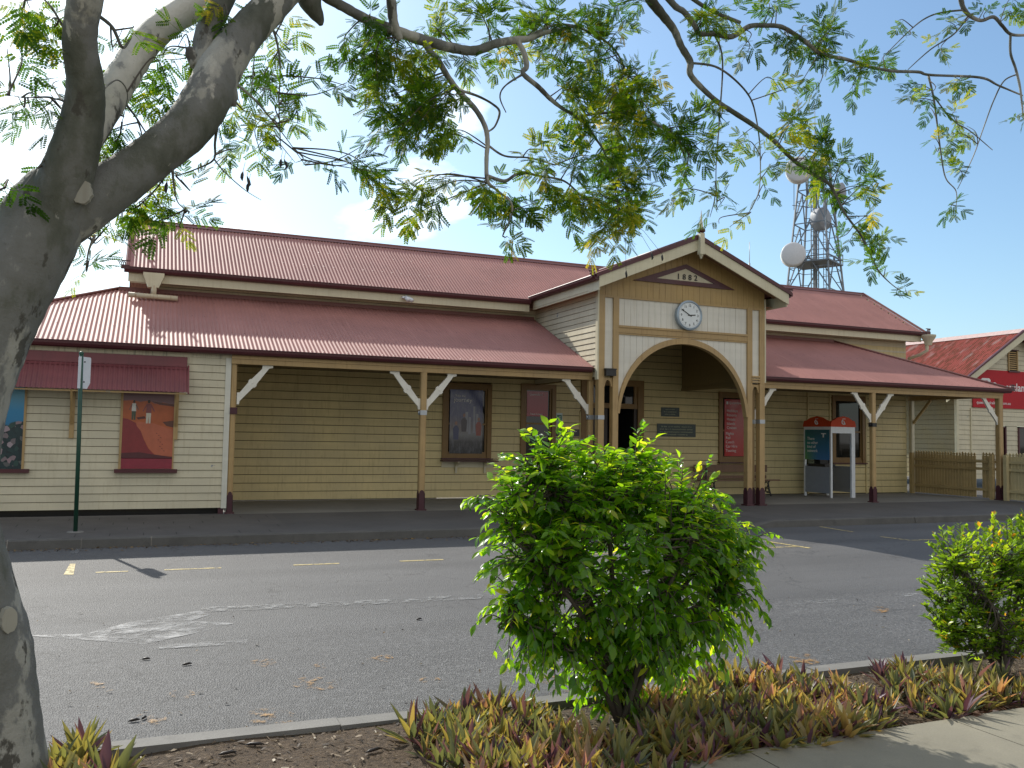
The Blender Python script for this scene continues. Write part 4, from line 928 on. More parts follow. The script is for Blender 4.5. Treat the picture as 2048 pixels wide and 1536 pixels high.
# street sign --------------------------------------------------------------
SX, SY = -2.27, -2.3
SG = thing('street_sign', (SX, SY, .14), 'blank white back of a street sign on a dark green pole at the kerb', 'street sign')
b = MB(); b.tube([(SX, SY, .13), (SX-.01, SY, 1.5), (SX-.03, SY, 2.79)], .03, 12); b.lathe([(.033, 0), (.036, .02), (.02, .04), (0, .045)], (SX-.03, SY, 2.77), 10); b.build('pole', M['greenpole'], SG)
b = MB(); A = np.array([.62, .78, 0]); A /= np.linalg.norm(A); Bn = np.array([A[1], -A[0], 0])
b.prism([(0, .0), (.19, 0), (.25, .09), (.25, .46), (.235, .475), (.01, .475), (0, .46)], np.array([SX-.06, SY-.07, 2.26]), A, Z_, Bn, .004); b.build('plate', M['signback'], SG)
for z in (2.36, 2.66): b = MB(); c = np.array([SX-.06, SY-.07, z])+A*.12+Bn*.004; b.tube([c, c+Bn*.008], .012, 8); b.build('bolt', M['black'], SG)
b = MB(); b.lathe([(.12, 0), (.11, .012), (0, .014)], (SX, SY, .142), 12); b.build('footing', M['kerb'], SG)

# ------------------------------------------------------------------ picket fences
def fence(name, p0, p1, mat, label, hgt=1.27, miss=(), gate=None):
    p0, p1 = np.array(p0, float), np.array(p1, float); L = np.linalg.norm(p1-p0); U = (p1-p0)/L; Nn = np.array([U[1], -U[0], 0])
    r = thing(name, tuple(p0), label, 'fence', 'picket fences at the verandah end'); b = MB(); n = int(L/.095)
    for i in range(n):
        if i in miss: continue
        c = p0+U*(i*.095+.02); hh = hgt+random.uniform(-.012, .012); ww = .041
        b.prism([(-ww, .03), (ww, .03), (ww, hh-.10), (ww*.5, hh-.085), (ww*.95, hh-.05), (0, hh), (-ww*.95, hh-.05), (-ww*.5, hh-.085), (-ww, hh-.10)], c, U, Z_, Nn, -.018)
    b.build('pickets', mat, r); b = MB()
    for z in (.25, .82, 1.02): b.bar(p0+Z_*z+Nn*.04, p1+Z_*z+Nn*.04, .04, .07)
    b.build('rails', mat, r)
    for t in (0.02, .98):
        b = MB(); c = p0+U*L*t+Nn*.11; b.box(c[0]-.05, c[0]+.05, c[1]-.05, c[1]+.05, p0[2], p0[2]+hgt-.06); b.build('fence_post', mat, r)
    return r
fence('picket_fence', (19.93, 2.92, FL), (19.93, .12, FL), M['fencetan'], 'tan picket fence closing off the end of the verandah', miss=(23, 24))
fence('picket_fence', (19.98, -.12, FL), (20.05, -4.2, .14), M['fencesunlit'], 'sunlit cream picket fence running on past the last verandah post', 1.27)

# ------------------------------------------------------------------ neighbouring building
NB = thing('railway_shed', (27.2, 8, FL), 'smaller cream weatherboard building with rusty red gabled roof beside the station', 'building')
NY, NX0, NC = 5.0, 24.2, 27.17; NX1 = 2*NC-NX0; NLY = 11.0; sN = .63; zN = 5.72
nz = lambda x: zN-sN*abs(x-NC)
def gr(z):
    if z < 3.75: return (0, NX1-NX0)
    h = (zN-.12-z)/sN; return (NC-NX0-h, NC-NX0+h) if h > 0 else None
b = boards(MB(), (NX0, NY, 0), X_, NX1-NX0, -Y_, FL+.3, 5.5, .165, ((1.85, 2.35, 1.05, 2.3), (2.95, 3.5, 1.05, 2.3), (2.5, 2.98, 4.27, 5.0)), gr); b.build('weatherboard_wall', M['cream'], NB)
b = boards(MB(), (NX0, NY, 0), Y_, NLY, -X_, FL+.3, 3.85, .165); b.build('weatherboard_wall', paint('shaded_cream_paint', (.25, .2, .095), .6, .2), NB)  # side wall cream darkened in its base colour to stand for shade
b = MB(); b.box(NX0-.03, NX0+.07, NY-.03, NY+.07, FL+.2, 3.7); b.box(NX0+.62, NX0+.67, NY-.05, NY-.01, FL, 2.9); b.build('corner_board', M['cream_trim'], NB)
kN = math.hypot(1, sN); b = MB(); xe = NX0-.85
corr(b, (xe, NY-.35, nz(xe)), Y_, np.array([1, 0, sN])/kN, NLY+.7, lambda u: 0, lambda u: (NC-xe)*kN, .1, .014)
corr(b, (2*NC-xe, NY-.35, nz(xe)), Y_, np.array([-1, 0, sN])/kN, NLY+.7, lambda u: 0, lambda u: (NC-xe)*kN, .1, .014)
b.build('roof', M['roof_old'], NB)
b = MB(); b.mesh([(NC-.22, NY-.36, nz(NC-.22)+.03), (NC, NY-.36, zN+.06), (NC, NY+NLY+.36, zN+.06), (NC-.22, NY+NLY+.36, nz(NC-.22)+.03), (NC+.22, NY-.36, nz(NC-.22)+.03), (NC+.22, NY+NLY+.36, nz(NC-.22)+.03)], [(0, 1, 2, 3), (1, 4, 5, 2)])
b.build('ridge_capping', plain('faded_capping', (.5, .36, .33), .55, 0, .35), NB)
b = MB(); b2 = MB()
for s in (-1, 1):
    x1 = NC+s*(NC-xe); pl = [(0, zN-.03), (0, zN-.31), (x1-NC, nz(x1)-.26), (x1-NC, nz(x1)-.02)]; pm = [(0, zN+.05), (0, zN-.035), (x1-NC, nz(x1)-.025), (x1-NC, nz(x1)+.03)]
    if s > 0: pl = pl[::-1]; pm = pm[::-1]
    b.prism(pl, (NC, NY-.36, 0), X_, Z_, Y_, .04); b2.prism(pm, (NC, NY-.39, 0), X_, Z_, Y_, .08)
b.build('bargeboard', M['cream_trim'], NB); b2.build('barge_capping', M['maroon'], NB)
b = MB(); b.box(26.7, 27.18, NY-.02, NY+.03, 4.27, 5.0, M['dark'])
for i in range(9): b.mesh([(26.74, NY-.05, 4.31+i*.075), (27.14, NY-.05, 4.31+i*.075), (27.14, NY-.01, 4.37+i*.075), (26.74, NY-.01, 4.37+i*.075)], [(0, 1, 2, 3)], M['tan'])
b.box(26.7, 26.74, NY-.06, NY, 4.27, 5.0, M['tan']); b.box(27.14, 27.18, NY-.06, NY, 4.27, 5.0, M['tan']); b.box(26.68, 27.2, NY-.08, NY, 5.0, 5.03, M['maroon']); b.box(26.66, 27.22, NY-.10, NY, 4.22, 4.27, M['maroon'])
b.build('gable_vent', None, NB)
for x0, x1 in ((26.05, 26.55), (27.15, 27.7)):
    b = MB(); b.box(x0, x0+.06, NY-.05, NY+.03, 1.05, 2.3); b.box(x1-.06, x1, NY-.05, NY+.03, 1.05, 2.3); b.box(x0, x1, NY-.05, NY+.03, 2.25, 2.3); b.box(x0-.05, x1+.05, NY-.1, NY+.03, 1.02, 1.08); wd = b.build('window', M['maroon'], NB)
    b = MB(); b.box(x0+.06, x1-.06, NY+.01, NY+.02, 1.08, 2.25); b.build('pane', M['glass'], wd)
# red sign
RS = thing('sign_board', (27.0, NY-.05, 2.95), 'large red travel sign with white lettering across the neighbouring gable', 'sign')
b = MB(); sx0, sx1 = 24.92, 30.2
b.prism([(0, 2.93), (sx1-sx0, 2.93), (sx1-sx0, 4.0), (sx1-sx0-.45, 4.26), (.2, 4.26), (0, 4.07)], (sx0, NY-.06, 0), X_, Z_, Y_, .035); b.build('panel', M['red'], RS)
text_obj('lettering', 'Queensland', .39, front(25.80, NY-.064, 3.555), M['ink'], RS, .002, .006)
text_obj('lettering', 'queenslandrailtravel.com.au', .15, front(25.08, NY-.064, 3.06), M['ink'], RS, .002)
b = MB(); ez = 3.54; ex = 25.2   # rounded double-stroke emblem
O_ = [(0, 0), (.40, 0), (.52, .10), (.58, .36), (.50, .42), (.18, .42), (.06, .34)]; I_ = [(.13, .09), (.36, .09), (.43, .14), (.46, .30), (.42, .34), (.20, .34), (.15, .29)]
n = len(O_); vs = [(ex+x, NY-.066, ez+z) for x, z in O_]+[(ex+x, NY-.066, ez+z) for x, z in I_]; b.mesh(vs, [(i, (i+1) % n, n+(i+1) % n, n+i) for i in range(n)])
b.prism([(.19, .17), (.38, .17), (.41, .26), (.22, .26)], (ex, NY-.067, ez), X_, Z_, Y_, .002); b.build('emblem', M['ink'], RS)

# ------------------------------------------------------------------ telecom tower far behind
TY = 45.0; T0 = at(1632, 905, TY); q = mpp(T0); T0[2] = -.35
TW = thing('telecom_tower', tuple(T0), 'tall steel lattice telecommunications tower with round dishes behind the station roof', 'tower')
M['towersteel'] = plain('tower_steel', (.2, .22, .245), .55, .4)
top = at(1632, 318, TY)[2]; H = top-T0[2]
hw = lambda z: (140-(z/H)*98)*q/2
ca, sa = math.cos(.5), math.sin(.5)
def leg(k, z): s = hw(z); x, y = ((-s, -s), (s, -s), (s, s), (-s, s))[k % 4]; return T0+np.array([x*ca-y*sa, x*sa+y*ca, z])*1.0
b = MB()
nl = 9; zs = [H*(1-(1-i/nl)**1.0) for i in range(nl+1)]
for k in range(4):
    for i in range(nl):
        b.bar(leg(k, zs[i]), leg(k, zs[i+1]), .13)
        m = (zs[i]+zs[i+1])/2
        mid = (leg(k, zs[i+1])+leg(k+1, zs[i+1]))/2
        b.bar(leg(k, zs[i]), mid, .09); b.bar(leg(k+1, zs[i]), mid, .09); b.bar(leg(k, zs[i+1]), leg(k+1, zs[i+1]), .08)
        for f_ in (.35, .68):
            A1 = leg(k, zs[i])*(1-f_)+leg(k, zs[i+1])*f_; A2 = leg(k, zs[i])*(1-f_)+mid*f_; b.bar(A1, A2, .05)
            A1 = leg(k+1, zs[i])*(1-f_)+leg(k+1, zs[i+1])*f_; A2 = leg(k+1, zs[i])*(1-f_)+mid*f_; b.bar(A1, A2, .05)
b.build('lattice', M['towersteel'], TW)
b = MB()
for dx in (-.38, -.15, .0, .12, .3): b.bar(T0+np.array([dx, -.25*dx, 0]), T0+np.array([dx, -.25*dx, H]), .10 if abs(dx) < .2 else .07)
for i in range(70): z = H*i/70; b.bar(T0+np.array([-.38, .1, z]), T0+np.array([.3, -.07, z]), .04)
for i in range(60): z = H*i/60; b.bar(T0+np.array([.75, -.2, z]), T0+np.array([1.05, -.25, z]), .03)
for dx in (.75, 1.05): b.bar(T0+np.array([dx, -.22, 0]), T0+np.array([dx, -.22, H*.93]), .05)
b.build('cable_ladder', M['towersteel'], TW)
b = MB(); zp = at(1632, 530, TY)[2]-T0[2]; s_ = hw(zp)*1.05
c4 = [leg(k, zp) for k in range(4)]; cc = sum(c4)/4; c4 = [cc+(p-cc)*1.08 for p in c4]
b.mesh(c4+[p+Z_*.12 for p in c4], [(0, 1, 2, 3), (4, 5, 6, 7)]+[(i, (i+1) % 4, 4+(i+1) % 4, 4+i) for i in range(4)])
for k in range(4):
    for h_ in (.5, 1.0): b.bar(c4[k]+Z_*h_, c4[(k+1) % 4]+Z_*h_, .05)
    b.bar(c4[k], c4[k]+Z_*1.05, .06)
b.build('platform', M['towersteel'], TW)
def dish(px, py, rpx, depth, dirn, mat):
    c = at(px, py, TY-1.0); r = rpx*mpp(c); d = np.array(dirn, float); d /= np.linalg.norm(d)
    b = MB(); pts = [c-d*depth, c-d*depth*.99, c-d*depth*.2, c, c+d*.08, c+d*.12]; b.tube(pts, [r*.55, r*.98, r, r, r*.85, .02], 24, mat)
    b.bar(c-d*depth, T0+Z_*(c[2]-T0[2]), .12, mat=M['towersteel']); b.build('dish', mat, TW)
dm = plain('dish_white', (.66, .66, .68), .5); dg = plain('dish_grey', (.30, .31, .34), .6)
dish(1587, 508, 24, .9, (-.55, -.8, 0), dm); dish(1598, 338, 26, .9, (-.6, -.75, 0), dm); dish(1686, 383, 18, .7, (.45, -.85, 0), dg); dish(1649, 437, 23, .8, (.2, -.95, 0), dg); dish(1642, 345, 18, .6, (.5, -.8, .0), dg)
b = MB(); b.tube([T0+Z_*H, T0+Z_*(H+1.5), np.array([T0[0], T0[1], at(1632, 205, TY)[2]])], [.05, .04, .02], 6)
P1 = at(1588, 420, TY); b.tube([P1, P1+Z_*(130*q)], .03, 6); b.bar(P1-X_*.2+Z_*.4, T0+Z_*(P1[2]-T0[2]+.5), .05); b.build('aerial', M['towersteel'], TW)
#VEG
# ------------------------------------------------------------------ vegetation
def unit(v): v = np.asarray(v, float); return v/(np.linalg.norm(v)+1e-9)
def frames(dirs, ups):
    """rows -> (n,3,3) with columns x=dir, y=side, z=up"""
    d = dirs/np.linalg.norm(dirs, axis=1, keepdims=True); y = np.cross(ups, d); y /= np.linalg.norm(y, axis=1, keepdims=True)+1e-9
    z = np.cross(d, y); return np.stack([d, y, z], axis=2)
def instance(T, Q, P, R, S):
    """template verts T (v,3), quads Q (f,4) placed at P (n,3), rotations R (n,3,3), scales S (n,)"""
    n, v = len(P), len(T)
    V = np.einsum('nij,vj->nvi', R, T)*S[:, None, None]+P[:, None, :]
    Fc = Q[None]+(np.arange(n)*v)[:, None, None]
    return V.reshape(-1, 3), Fc.reshape(-1, Q.shape[1])
def merge(parts):
    Vs, Fs, o = [], [], 0
    for V, Fc in parts: Vs.append(V); Fs.append(Fc+o); o += len(V)
    return np.concatenate(Vs), np.concatenate(Fs)
# --- the mottled tree ------------------------------------------------------
def bark(name='mottled_bark', k=.78, o=0.0):
    m, nt, bs, out = nodes(name)
    a = noise(nt, 2.6, 7, .6, stretch=(1, 1, .55)); b_ = noise(nt, 5.5, 6, .62, stretch=(1, 1, .5)); f = noise(nt, 30, 5, .7)
    base = ramp(nt, a, [(p-o, tuple(np.array(c)*k)) for p, c in [(.36, (.075, .08, .055)), (.44, (.125, .128, .10)), (.48, (.175, .175, .155)), (.545, (.20, .20, .185)), (.575, (.38, .37, .32)), (.68, (.48, .46, .40))]])
    c = mixc(nt, ramp(nt, b_, [(.60, 0), (.63, .9)]), base, (.055, .05, .038))
    c = mixc(nt, ramp(nt, b_, [(.33, .8), (.36, 0)]), c, (.42, .40, .34))
    c = mixc(nt, ramp(nt, f, [(.62, 0), (.75, .5)]), c, (.06, .055, .04))
    nt.links.new(c, bs.inputs['Base Color']); bs.inputs['Roughness'].default_value = .8; bump(nt, bs, mixc(nt, .35, a, f), .8, .03); return m
M['bark'] = bark(); M['pale_bark'] = bark('pale_bark', 1.1, .10); M['twig'] = plain('twig_bark', (.075, .06, .045), .85)
TR = thing('mottled_tree', (-2.15, -12.0, 0), 'large tree with mottled grey trunk and fine feathery leaves arching over the road', 'tree')
def catmull(P, n=6):
    P = np.asarray(P, float); out = []
    for i in range(len(P)-1):
        p0, p1, p2, p3 = P[max(i-1, 0)], P[i], P[i+1], P[min(i+2, len(P)-1)]
        for t in np.linspace(0, 1, n, endpoint=False):
            out.append(.5*((2*p1)+(-p0+p2)*t+(2*p0-5*p1+4*p2-p3)*t*t+(-p0+3*p1-3*p2+p3)*t**3))
    out.append(P[-1]); return np.array(out)
SK = []                                     # skeleton: (px, py, point)
def limb(pts, name='branch', seg=14, n=7, lump=.05, mat='bark', sk=True):
    """pts: (px, py, width_px, Y)"""
    W_ = []
    for px, py, w_, Y in pts: P = at(px, py, Y); W_.append([*P, w_/2*mpp(P), px, py])
    C = catmull(W_, n); b = MB(); R_ = C[:, 3]*(1+lump*np.array([math.sin(i*1.7)*.6+random.uniform(-.5, .5) for i in range(len(C))]))
    b.tube(C[:, :3], list(np.maximum(R_, .0015)), seg)
    if sk:
        for c in C: SK.append((c[4], c[5], c[:3].copy()))
    return b.build(name, M[mat], TR)
limb([(22, 1640, 165, -12.0), (12, 1530, 150, -12.0), (-22, 1400, 178, -12.0), (-45, 1300, 196, -12.0), (-70, 1180, 178, -12.0), (-92, 1050, 160, -12.0), (-92, 930, 158, -12.0), (-72, 800, 160, -12.0), (-33, 690, 158, -12.0), (12, 590, 158, -12.0), (58, 500, 160, -12.0), (95, 425, 152, -12.0), (125, 372, 120, -12.0)], 'trunk', 24, 8, .015, sk=False)
limb([(75, 480, 120, -12.02), (122, 380, 104, -12.08), (150, 300, 92, -12.15), (168, 220, 78, -12.2), (170, 160, 70, -12.25), (160, 95, 66, -12.3), (163, 40, 64, -12.35), (172, -10, 66, -12.4), (178, -90, 62, -12.45)], 'trunk', 18, 8, .02)
limb([(80, 470, 110, -12.0), (165, 410, 112, -11.98), (235, 365, 96, -11.95), (310, 310, 88, -11.9), (375, 255, 92, -11.85), (415, 195, 92, -11.8), (440, 140, 84, -11.75), (480, 80, 74, -11.7), (535, 20, 66, -11.65), (585, -30, 60, -11.6), (640, -70, 54, -11.55)], 'trunk', 18, 8, .02)
limb([(160, 300, 60, -12.0), (208, 215, 66, -11.85), (248, 150, 62, -11.7), (292, 85, 58, -11.55), (350, 35, 56, -11.4), (410, 0, 54, -11.3), (470, -60, 50, -11.2)], 'trunk', 16, 8, .03, 'pale_bark')
limb([(425, 195, 50, -11.75), (408, 120, 42, -11.72), (412, 70, 44, -11.7), (440, 10, 46, -11.66), (470, -60, 44, -11.6)], 'branch', 14, 7, .03)
limb([(420, 150, 60, -11.78), (446, 180, 62, -11.78), (468, 203, 26, -11.78), (473, 206, 12, -11.78)], 'branch', 10, 5, .02)   # cut stub
limb([(395, 130, 30, -11.72), (381, 104, 24, -11.72), (374, 96, 9, -11.72)], 'branch', 10, 4, .02)
limb([(612, -20, 58, -11.5), (624, 12, 40, -11.48), (638, 38, 22, -11.46), (642, 50, 9, -11.46)], 'branch', 10, 5, .04)
# branches over the road
limb([(600, -55, 40, -11.55), (650, -8, 22, -11.5), (690, 15, 20, -11.45), (732, 38, 20, -11.4), (787, 60, 21, -11.35), (841, 79, 22, -11.3), (910, 97, 19, -11.2), (951, 101, 19, -11.15), (992, 87, 17, -11.1), (1033, 80, 15, -11.05), (1060, 77, 12, -11.0), (1091, 65, 9, -10.95), (1156, 51, 5, -10.9)])
limb([(772, -60, 24, -11.5), (782, 0, 20, -11.42), (787, 44, 19, -11.38), (800, 80, 14, -11.35)])
limb([(848, 84, 15, -11.3), (862, 105, 13, -11.32), (876, 120, 12, -11.35), (896, 154, 12, -11.38), (920, 185, 11, -11.4), (951, 219, 11, -11.42), (970, 253, 10, -11.44), (975, 284, 10, -11.46), (973, 318, 9, -11.48), (975, 362, 8, -11.5), (992, 379, 5, -11.5), (1023, 407, 4, -11.52), (1019, 441, 3, -11.5), (1005, 472, 2, -11.5)])
limb([(976, 352, 7, -11.48), (1009, 362, 7, -11.44), (1030, 350, 6, -11.4), (1050, 345, 6, -11.36), (1074, 351, 5, -11.3), (1128, 362, 4, -11.25), (1163, 393, 2.5, -11.2)])
limb([(918, 180, 6, -11.4), (955, 192, 5, -11.3), (985, 208, 4.5, -11.2), (999, 224, 5, -11.2), (990, 252, 4, -11.3), (975, 264, 4, -11.42)])
limb([(978, 292, 5, -11.45), (1010, 312, 4, -11.4), (1060, 316, 3.5, -11.35), (1110, 330, 3, -11.3)])
limb([(1035, 82, 11, -11.05), (1048, 106, 11, -11.1), (1053, 133, 11, -11.12), (1046, 147, 10, -11.14), (1077, 174, 10, -11.15), (1101, 198, 9, -11.16), (1128, 219, 7, -11.18), (1165, 240, 6, -11.2), (1190, 275, 5, -11.2), (1210, 308, 4, -11.22), (1228, 376, 3, -11.25), (1240, 430, 2, -11.25)])
limb([(1046, 148, 5, -11.14), (1010, 172, 3.5, -11.1), (1000, 195, 3, -11.05), (1012, 225, 2, -11.0)], lump=.1)
limb([(1150, 235, 6, -11.2), (1215, 225, 5, -11.15), (1285, 235, 4.5, -11.1), (1345, 270, 3.5, -11.05), (1380, 310, 2.5, -11.0)])
limb([(1040, 82, 6, -11.0), (1110, 50, 5, -10.9), (1170, 60, 5, -10.8), (1230, 100, 4, -10.8), (1262, 170, 3, -10.8)])
limb([(1270, -70, 26, -11.2), (1299, -5, 22, -11.1), (1325, 30, 18, -11.05), (1348, 60, 15, -11.0), (1362, 92, 14, -11.0), (1380, 123, 14, -11.0), (1380, 147, 12, -11.0), (1399, 171, 11, -11.0), (1433, 202, 10, -10.98), (1474, 229, 10, -10.95), (1515, 256, 9, -10.92), (1553, 287, 8.5, -10.9), (1580, 314, 8, -10.88), (1615, 342, 7.5, -10.85), (1656, 366, 7, -10.82), (1673, 393, 5, -10.8), (1690, 427, 4.5, -10.8), (1720, 468, 4, -10.78), (1738, 502, 3.5, -10.76), (1756, 540, 3, -10.75), (1785, 570, 2, -10.75), (1818, 592, 1.5, -10.75)])
limb([(1383, 126, 5, -11.0), (1430, 133, 4.5, -10.95), (1468, 158, 4, -10.9), (1500, 195, 3.5, -10.9), (1513, 240, 3, -10.9), (1520, 300, 2.5, -10.92), (1518, 380, 2, -10.95), (1495, 430, 1.5, -10.95)])
limb([(1428, 68, 4, -11.1), (1445, 120, 3.5, -11.12), (1438, 250, 3, -11.15), (1432, 340, 2, -11.15), (1434, 420, 1.5, -11.2)])
limb([(1310, -40, 16, -11.3), (1348, 10, 13, -11.25), (1368, 24, 12, -11.22), (1389, 51, 11, -11.2), (1399, 67, 10, -11.18), (1430, 68, 10, -11.15), (1464, 73, 11, -11.1), (1498, 53, 10, -11.05), (1526, 51, 9, -11.0), (1560, 53, 9, -10.95), (1587, 67, 9, -10.9), (1621, 92, 8.5, -10.85), (1642, 108, 7, -10.8), (1690, 118, 7, -10.7), (1734, 132, 6, -10.65), (1785, 142, 6, -10.6), (1837, 144, 6, -10.55), (1861, 150, 5, -10.5), (1960, 155, 5, -10.4), (1997, 171, 4, -10.35), (2045, 191, 3, -10.3)])
limb([(1360, -20, 8, -11.2), (1420, 20, 8, -11.1), (1480, 45, 7, -11.06)])
limb([(1857, 152, 4.5, -10.5), (1867, 195, 4, -10.52), (1874, 246, 3.5, -10.54), (1881, 301, 3, -10.55), (1891, 355, 2.5, -10.56), (1912, 382, 2, -10.56), (1912, 415, 1.3, -10.56)])
limb([(1867, 192, 3, -10.5), (1905, 240, 2.5, -10.45), (1940, 262, 2.2, -10.42), (1985, 300, 1.5, -10.4)])
limb([(1910, -60, 13, -10.6), (1922, 0, 10, -10.5), (1928, 18, 9, -10.48), (1942, 33, 8, -10.45), (1963, 41, 7, -10.42), (1987, 34, 7, -10.4), (2004, 51, 6.5, -10.38), (2023, 69, 6, -10.35), (2060, 70, 5, -10.3)])
limb([(2021, 68, 5, -10.35), (2021, 106, 5, -10.36), (2031, 137, 5, -10.36), (2040, 175, 4.5, -10.36), (2046, 230, 3, -10.38)])
limb([(1928, 20, 4, -10.48), (1890, 24, 3.5, -10.46), (1858, 33, 3, -10.45), (1826, 55, 2.5, -10.43), (1772, 108, 1.5, -10.4)])
limb([(1935, 34, 4, -10.46), (1908, 68, 3, -10.42), (1861, 99, 2.5, -10.4), (1816, 139, 1.5, -10.38)])
limb([(2036, 148, 3, -10.36), (2008, 162, 2.8, -10.33), (1987, 202, 2.6, -10.3), (1967, 256, 2.2, -10.28), (1946, 314, 2, -10.27), (1915, 378, 1.3, -10.25)])
# limbs above the picture that carry the hanging branches
limb([(585, -30, 58, -11.6), (680, -110, 52, -11.55), (800, -190, 46, -11.5), (1000, -250, 40, -11.4), (1180, -200, 32, -11.28), (1270, -68, 26, -11.2)], sk=False)
limb([(780, -178, 30, -11.5), (768, -110, 26, -11.5), (772, -58, 24, -11.5)], sk=False); limb([(1235, -130, 20, -11.24), (1285, -90, 18, -11.28), (1310, -38, 16, -11.3)], sk=False); limb([(1285, -90, 10, -11.25), (1330, -55, 9, -11.22), (1362, -18, 8, -11.2)], sk=False)
limb([(980, -246, 30, -11.4), (1250, -330, 26, -11.1), (1550, -350, 22, -10.9), (1820, -240, 16, -10.7), (1910, -58, 13, -10.6)], sk=False)
# twigs around the trunk
limb([(195, 30, 8, -12.3), (225, 55, 7, -12.2), (245, 95, 6, -12.1), (262, 75, 4, -12.05)]); limb([(440, 130, 8, -11.75), (470, 165, 6, -11.7), (505, 195, 4.5, -11.6), (540, 235, 3, -11.55), (575, 280, 2, -11.5), (610, 330, 1.2, -11.5)])
limb([(436, 240, 7, -11.83), (430, 285, 5, -11.8), (428, 318, 4, -11.78), (400, 335, 3, -11.75), (352, 352, 2, -11.72)]); limb([(428, 318, 3.5, -11.78), (450, 345, 2.5, -11.75), (490, 380, 1.8, -11.7), (522, 400, 1, -11.7)])
limb([(530, 35, 6, -11.6), (550, 70, 5, -11.55), (560, 130, 3.5, -11.5), (558, 210, 2.5, -11.5), (562, 300, 1.5, -11.5)]); limb([(510, 60, 3, -11.6), (508, 120, 2.5, -11.55), (502, 190, 1.5, -11.5)])
limb([(245, 200, 6, -11.7), (270, 232, 4, -11.6), (298, 275, 2.5, -11.55)]); limb([(345, 340, 6, -11.95), (348, 370, 4, -11.9), (356, 405, 2.5, -11.85), (380, 425, 1.5, -11.8)])
limb([(190, 470, 6, -12.0), (178, 500, 4, -11.95), (172, 535, 2, -11.9)]); limb([(130, 60, 5, -12.3), (95, 5, 4, -12.4), (50, -20, 3, -12.5)]); limb([(140, 205, 4, -12.2), (95, 195, 3, -12.3), (50, 195, 2, -12.4), (15, 190, 1.2, -12.5)])
limb([(110, 300, 4, -12.1), (80, 330, 3, -12.2), (40, 378, 2, -12.3), (10, 375, 1.5, -12.4)]); limb([(205, 180, 4, -12.1), (235, 160, 3, -12.0), (255, 190, 2, -11.9), (240, 260, 1.5, -11.9)]); limb([(340, 340, 4, -11.9), (310, 380, 3, -11.85), (280, 410, 2, -11.8)])
def scar(px, py, Y, rx, rz, ang, name, seed):
    r_ = random.Random(seed); c = at(px, py, Y); q = mpp(c); A = rt*math.cos(ang)+fw*math.sin(ang); Nn = -fw*math.cos(ang)+rt*math.sin(ang); b = MB()
    pl = [((rx*math.cos(t)*(1+r_.uniform(-.12, .12)))*q, (rz*math.sin(t)*(1+r_.uniform(-.08, .08)))*q) for t in np.linspace(0, 2*math.pi, 25)[:-1]]
    b.prism(pl, c-Nn*.03, A, up, Nn, .036); return b.build(name, paint('pale_'+name, (.33, .315, .26), .8, .25, (.2, .17, .13), .5), TR)
scar(19, 1240, -12.17, 15, 26, .95, 'healed_scar', 3); scar(163, 383, -12.17, 20, 24, .25, 'bark_patch', 4)
rng = np.random.default_rng(5); random.seed(21)
def pinna_tmpl(npair=7, L=.088, ll=.0245, lw=.0135, droop=.15):
    V, Q = [], []
    for i in range(npair):
        x = L*(.14+.86*i/(npair-1)); sc = 1-.35*abs(i/(npair-1)-.45); zz = -droop*x*x/L
        for s in (-1, 1):
            a = math.radians(62-18*i/npair); d = np.array([math.cos(a), s*math.sin(a), -.18]); n_ = np.array([-s*math.sin(a), math.cos(a)*1.0, 0])*.5
            o = np.array([x, 0, zz]); l, w_ = ll*sc, lw*sc
            k = len(V); V += [o, o+d*l*.5+n_*w_*1.15, o+d*l, o+d*l*.5-n_*w_*1.15]; Q.append((k, k+1, k+2, k+3))
    k = len(V); w_ = .0011
    V += [np.array([0, -w_, 0]), np.array([L, -w_*.5, -droop*L]), np.array([L, w_*.5, -droop*L]), np.array([0, w_, 0])]; Q.append((k, k+1, k+2, k+3))
    return np.array(V), np.array(Q)
pv, pq = pinna_tmpl()
def frond_tmpl(np_=3, L=.15):
    parts = []
    for i in range(np_):
        x = L*(.3+.62*i/max(1, np_-1)); zz = -.25*x*x/L
        for s in (-1, 1):
            a = math.radians(58-14*i)*s; R_ = np.array([[math.cos(a), -math.sin(a), 0], [math.sin(a), math.cos(a), 0], [0, 0, 1]])
            tl = random.uniform(-.45, .05); R_ = R_ @ np.array([[math.cos(tl), 0, -math.sin(tl)], [0, 1, 0], [math.sin(tl), 0, math.cos(tl)]])
            parts.append(((pv*random.uniform(.8, 1.1)) @ R_.T+np.array([x, 0, zz]), pq))
    parts.append((pv*.95+np.array([L, 0, -.25*L]), pq))
    w_ = .0016; parts.append((np.array([[0, -w_, 0], [L, -w_*.5, -.25*L], [L, w_*.5, -.25*L], [0, w_, 0]]), np.array([[0, 1, 2, 3]])))
    return merge(parts)
def thin(cx, cy): return .68 if cx > 1380 else (.48 if cx < 640 else 1.15)
TM = [frond_tmpl(k, l) for k, l in ((2, .11), (3, .15), (3, .13), (2, .13), (3, .17))]
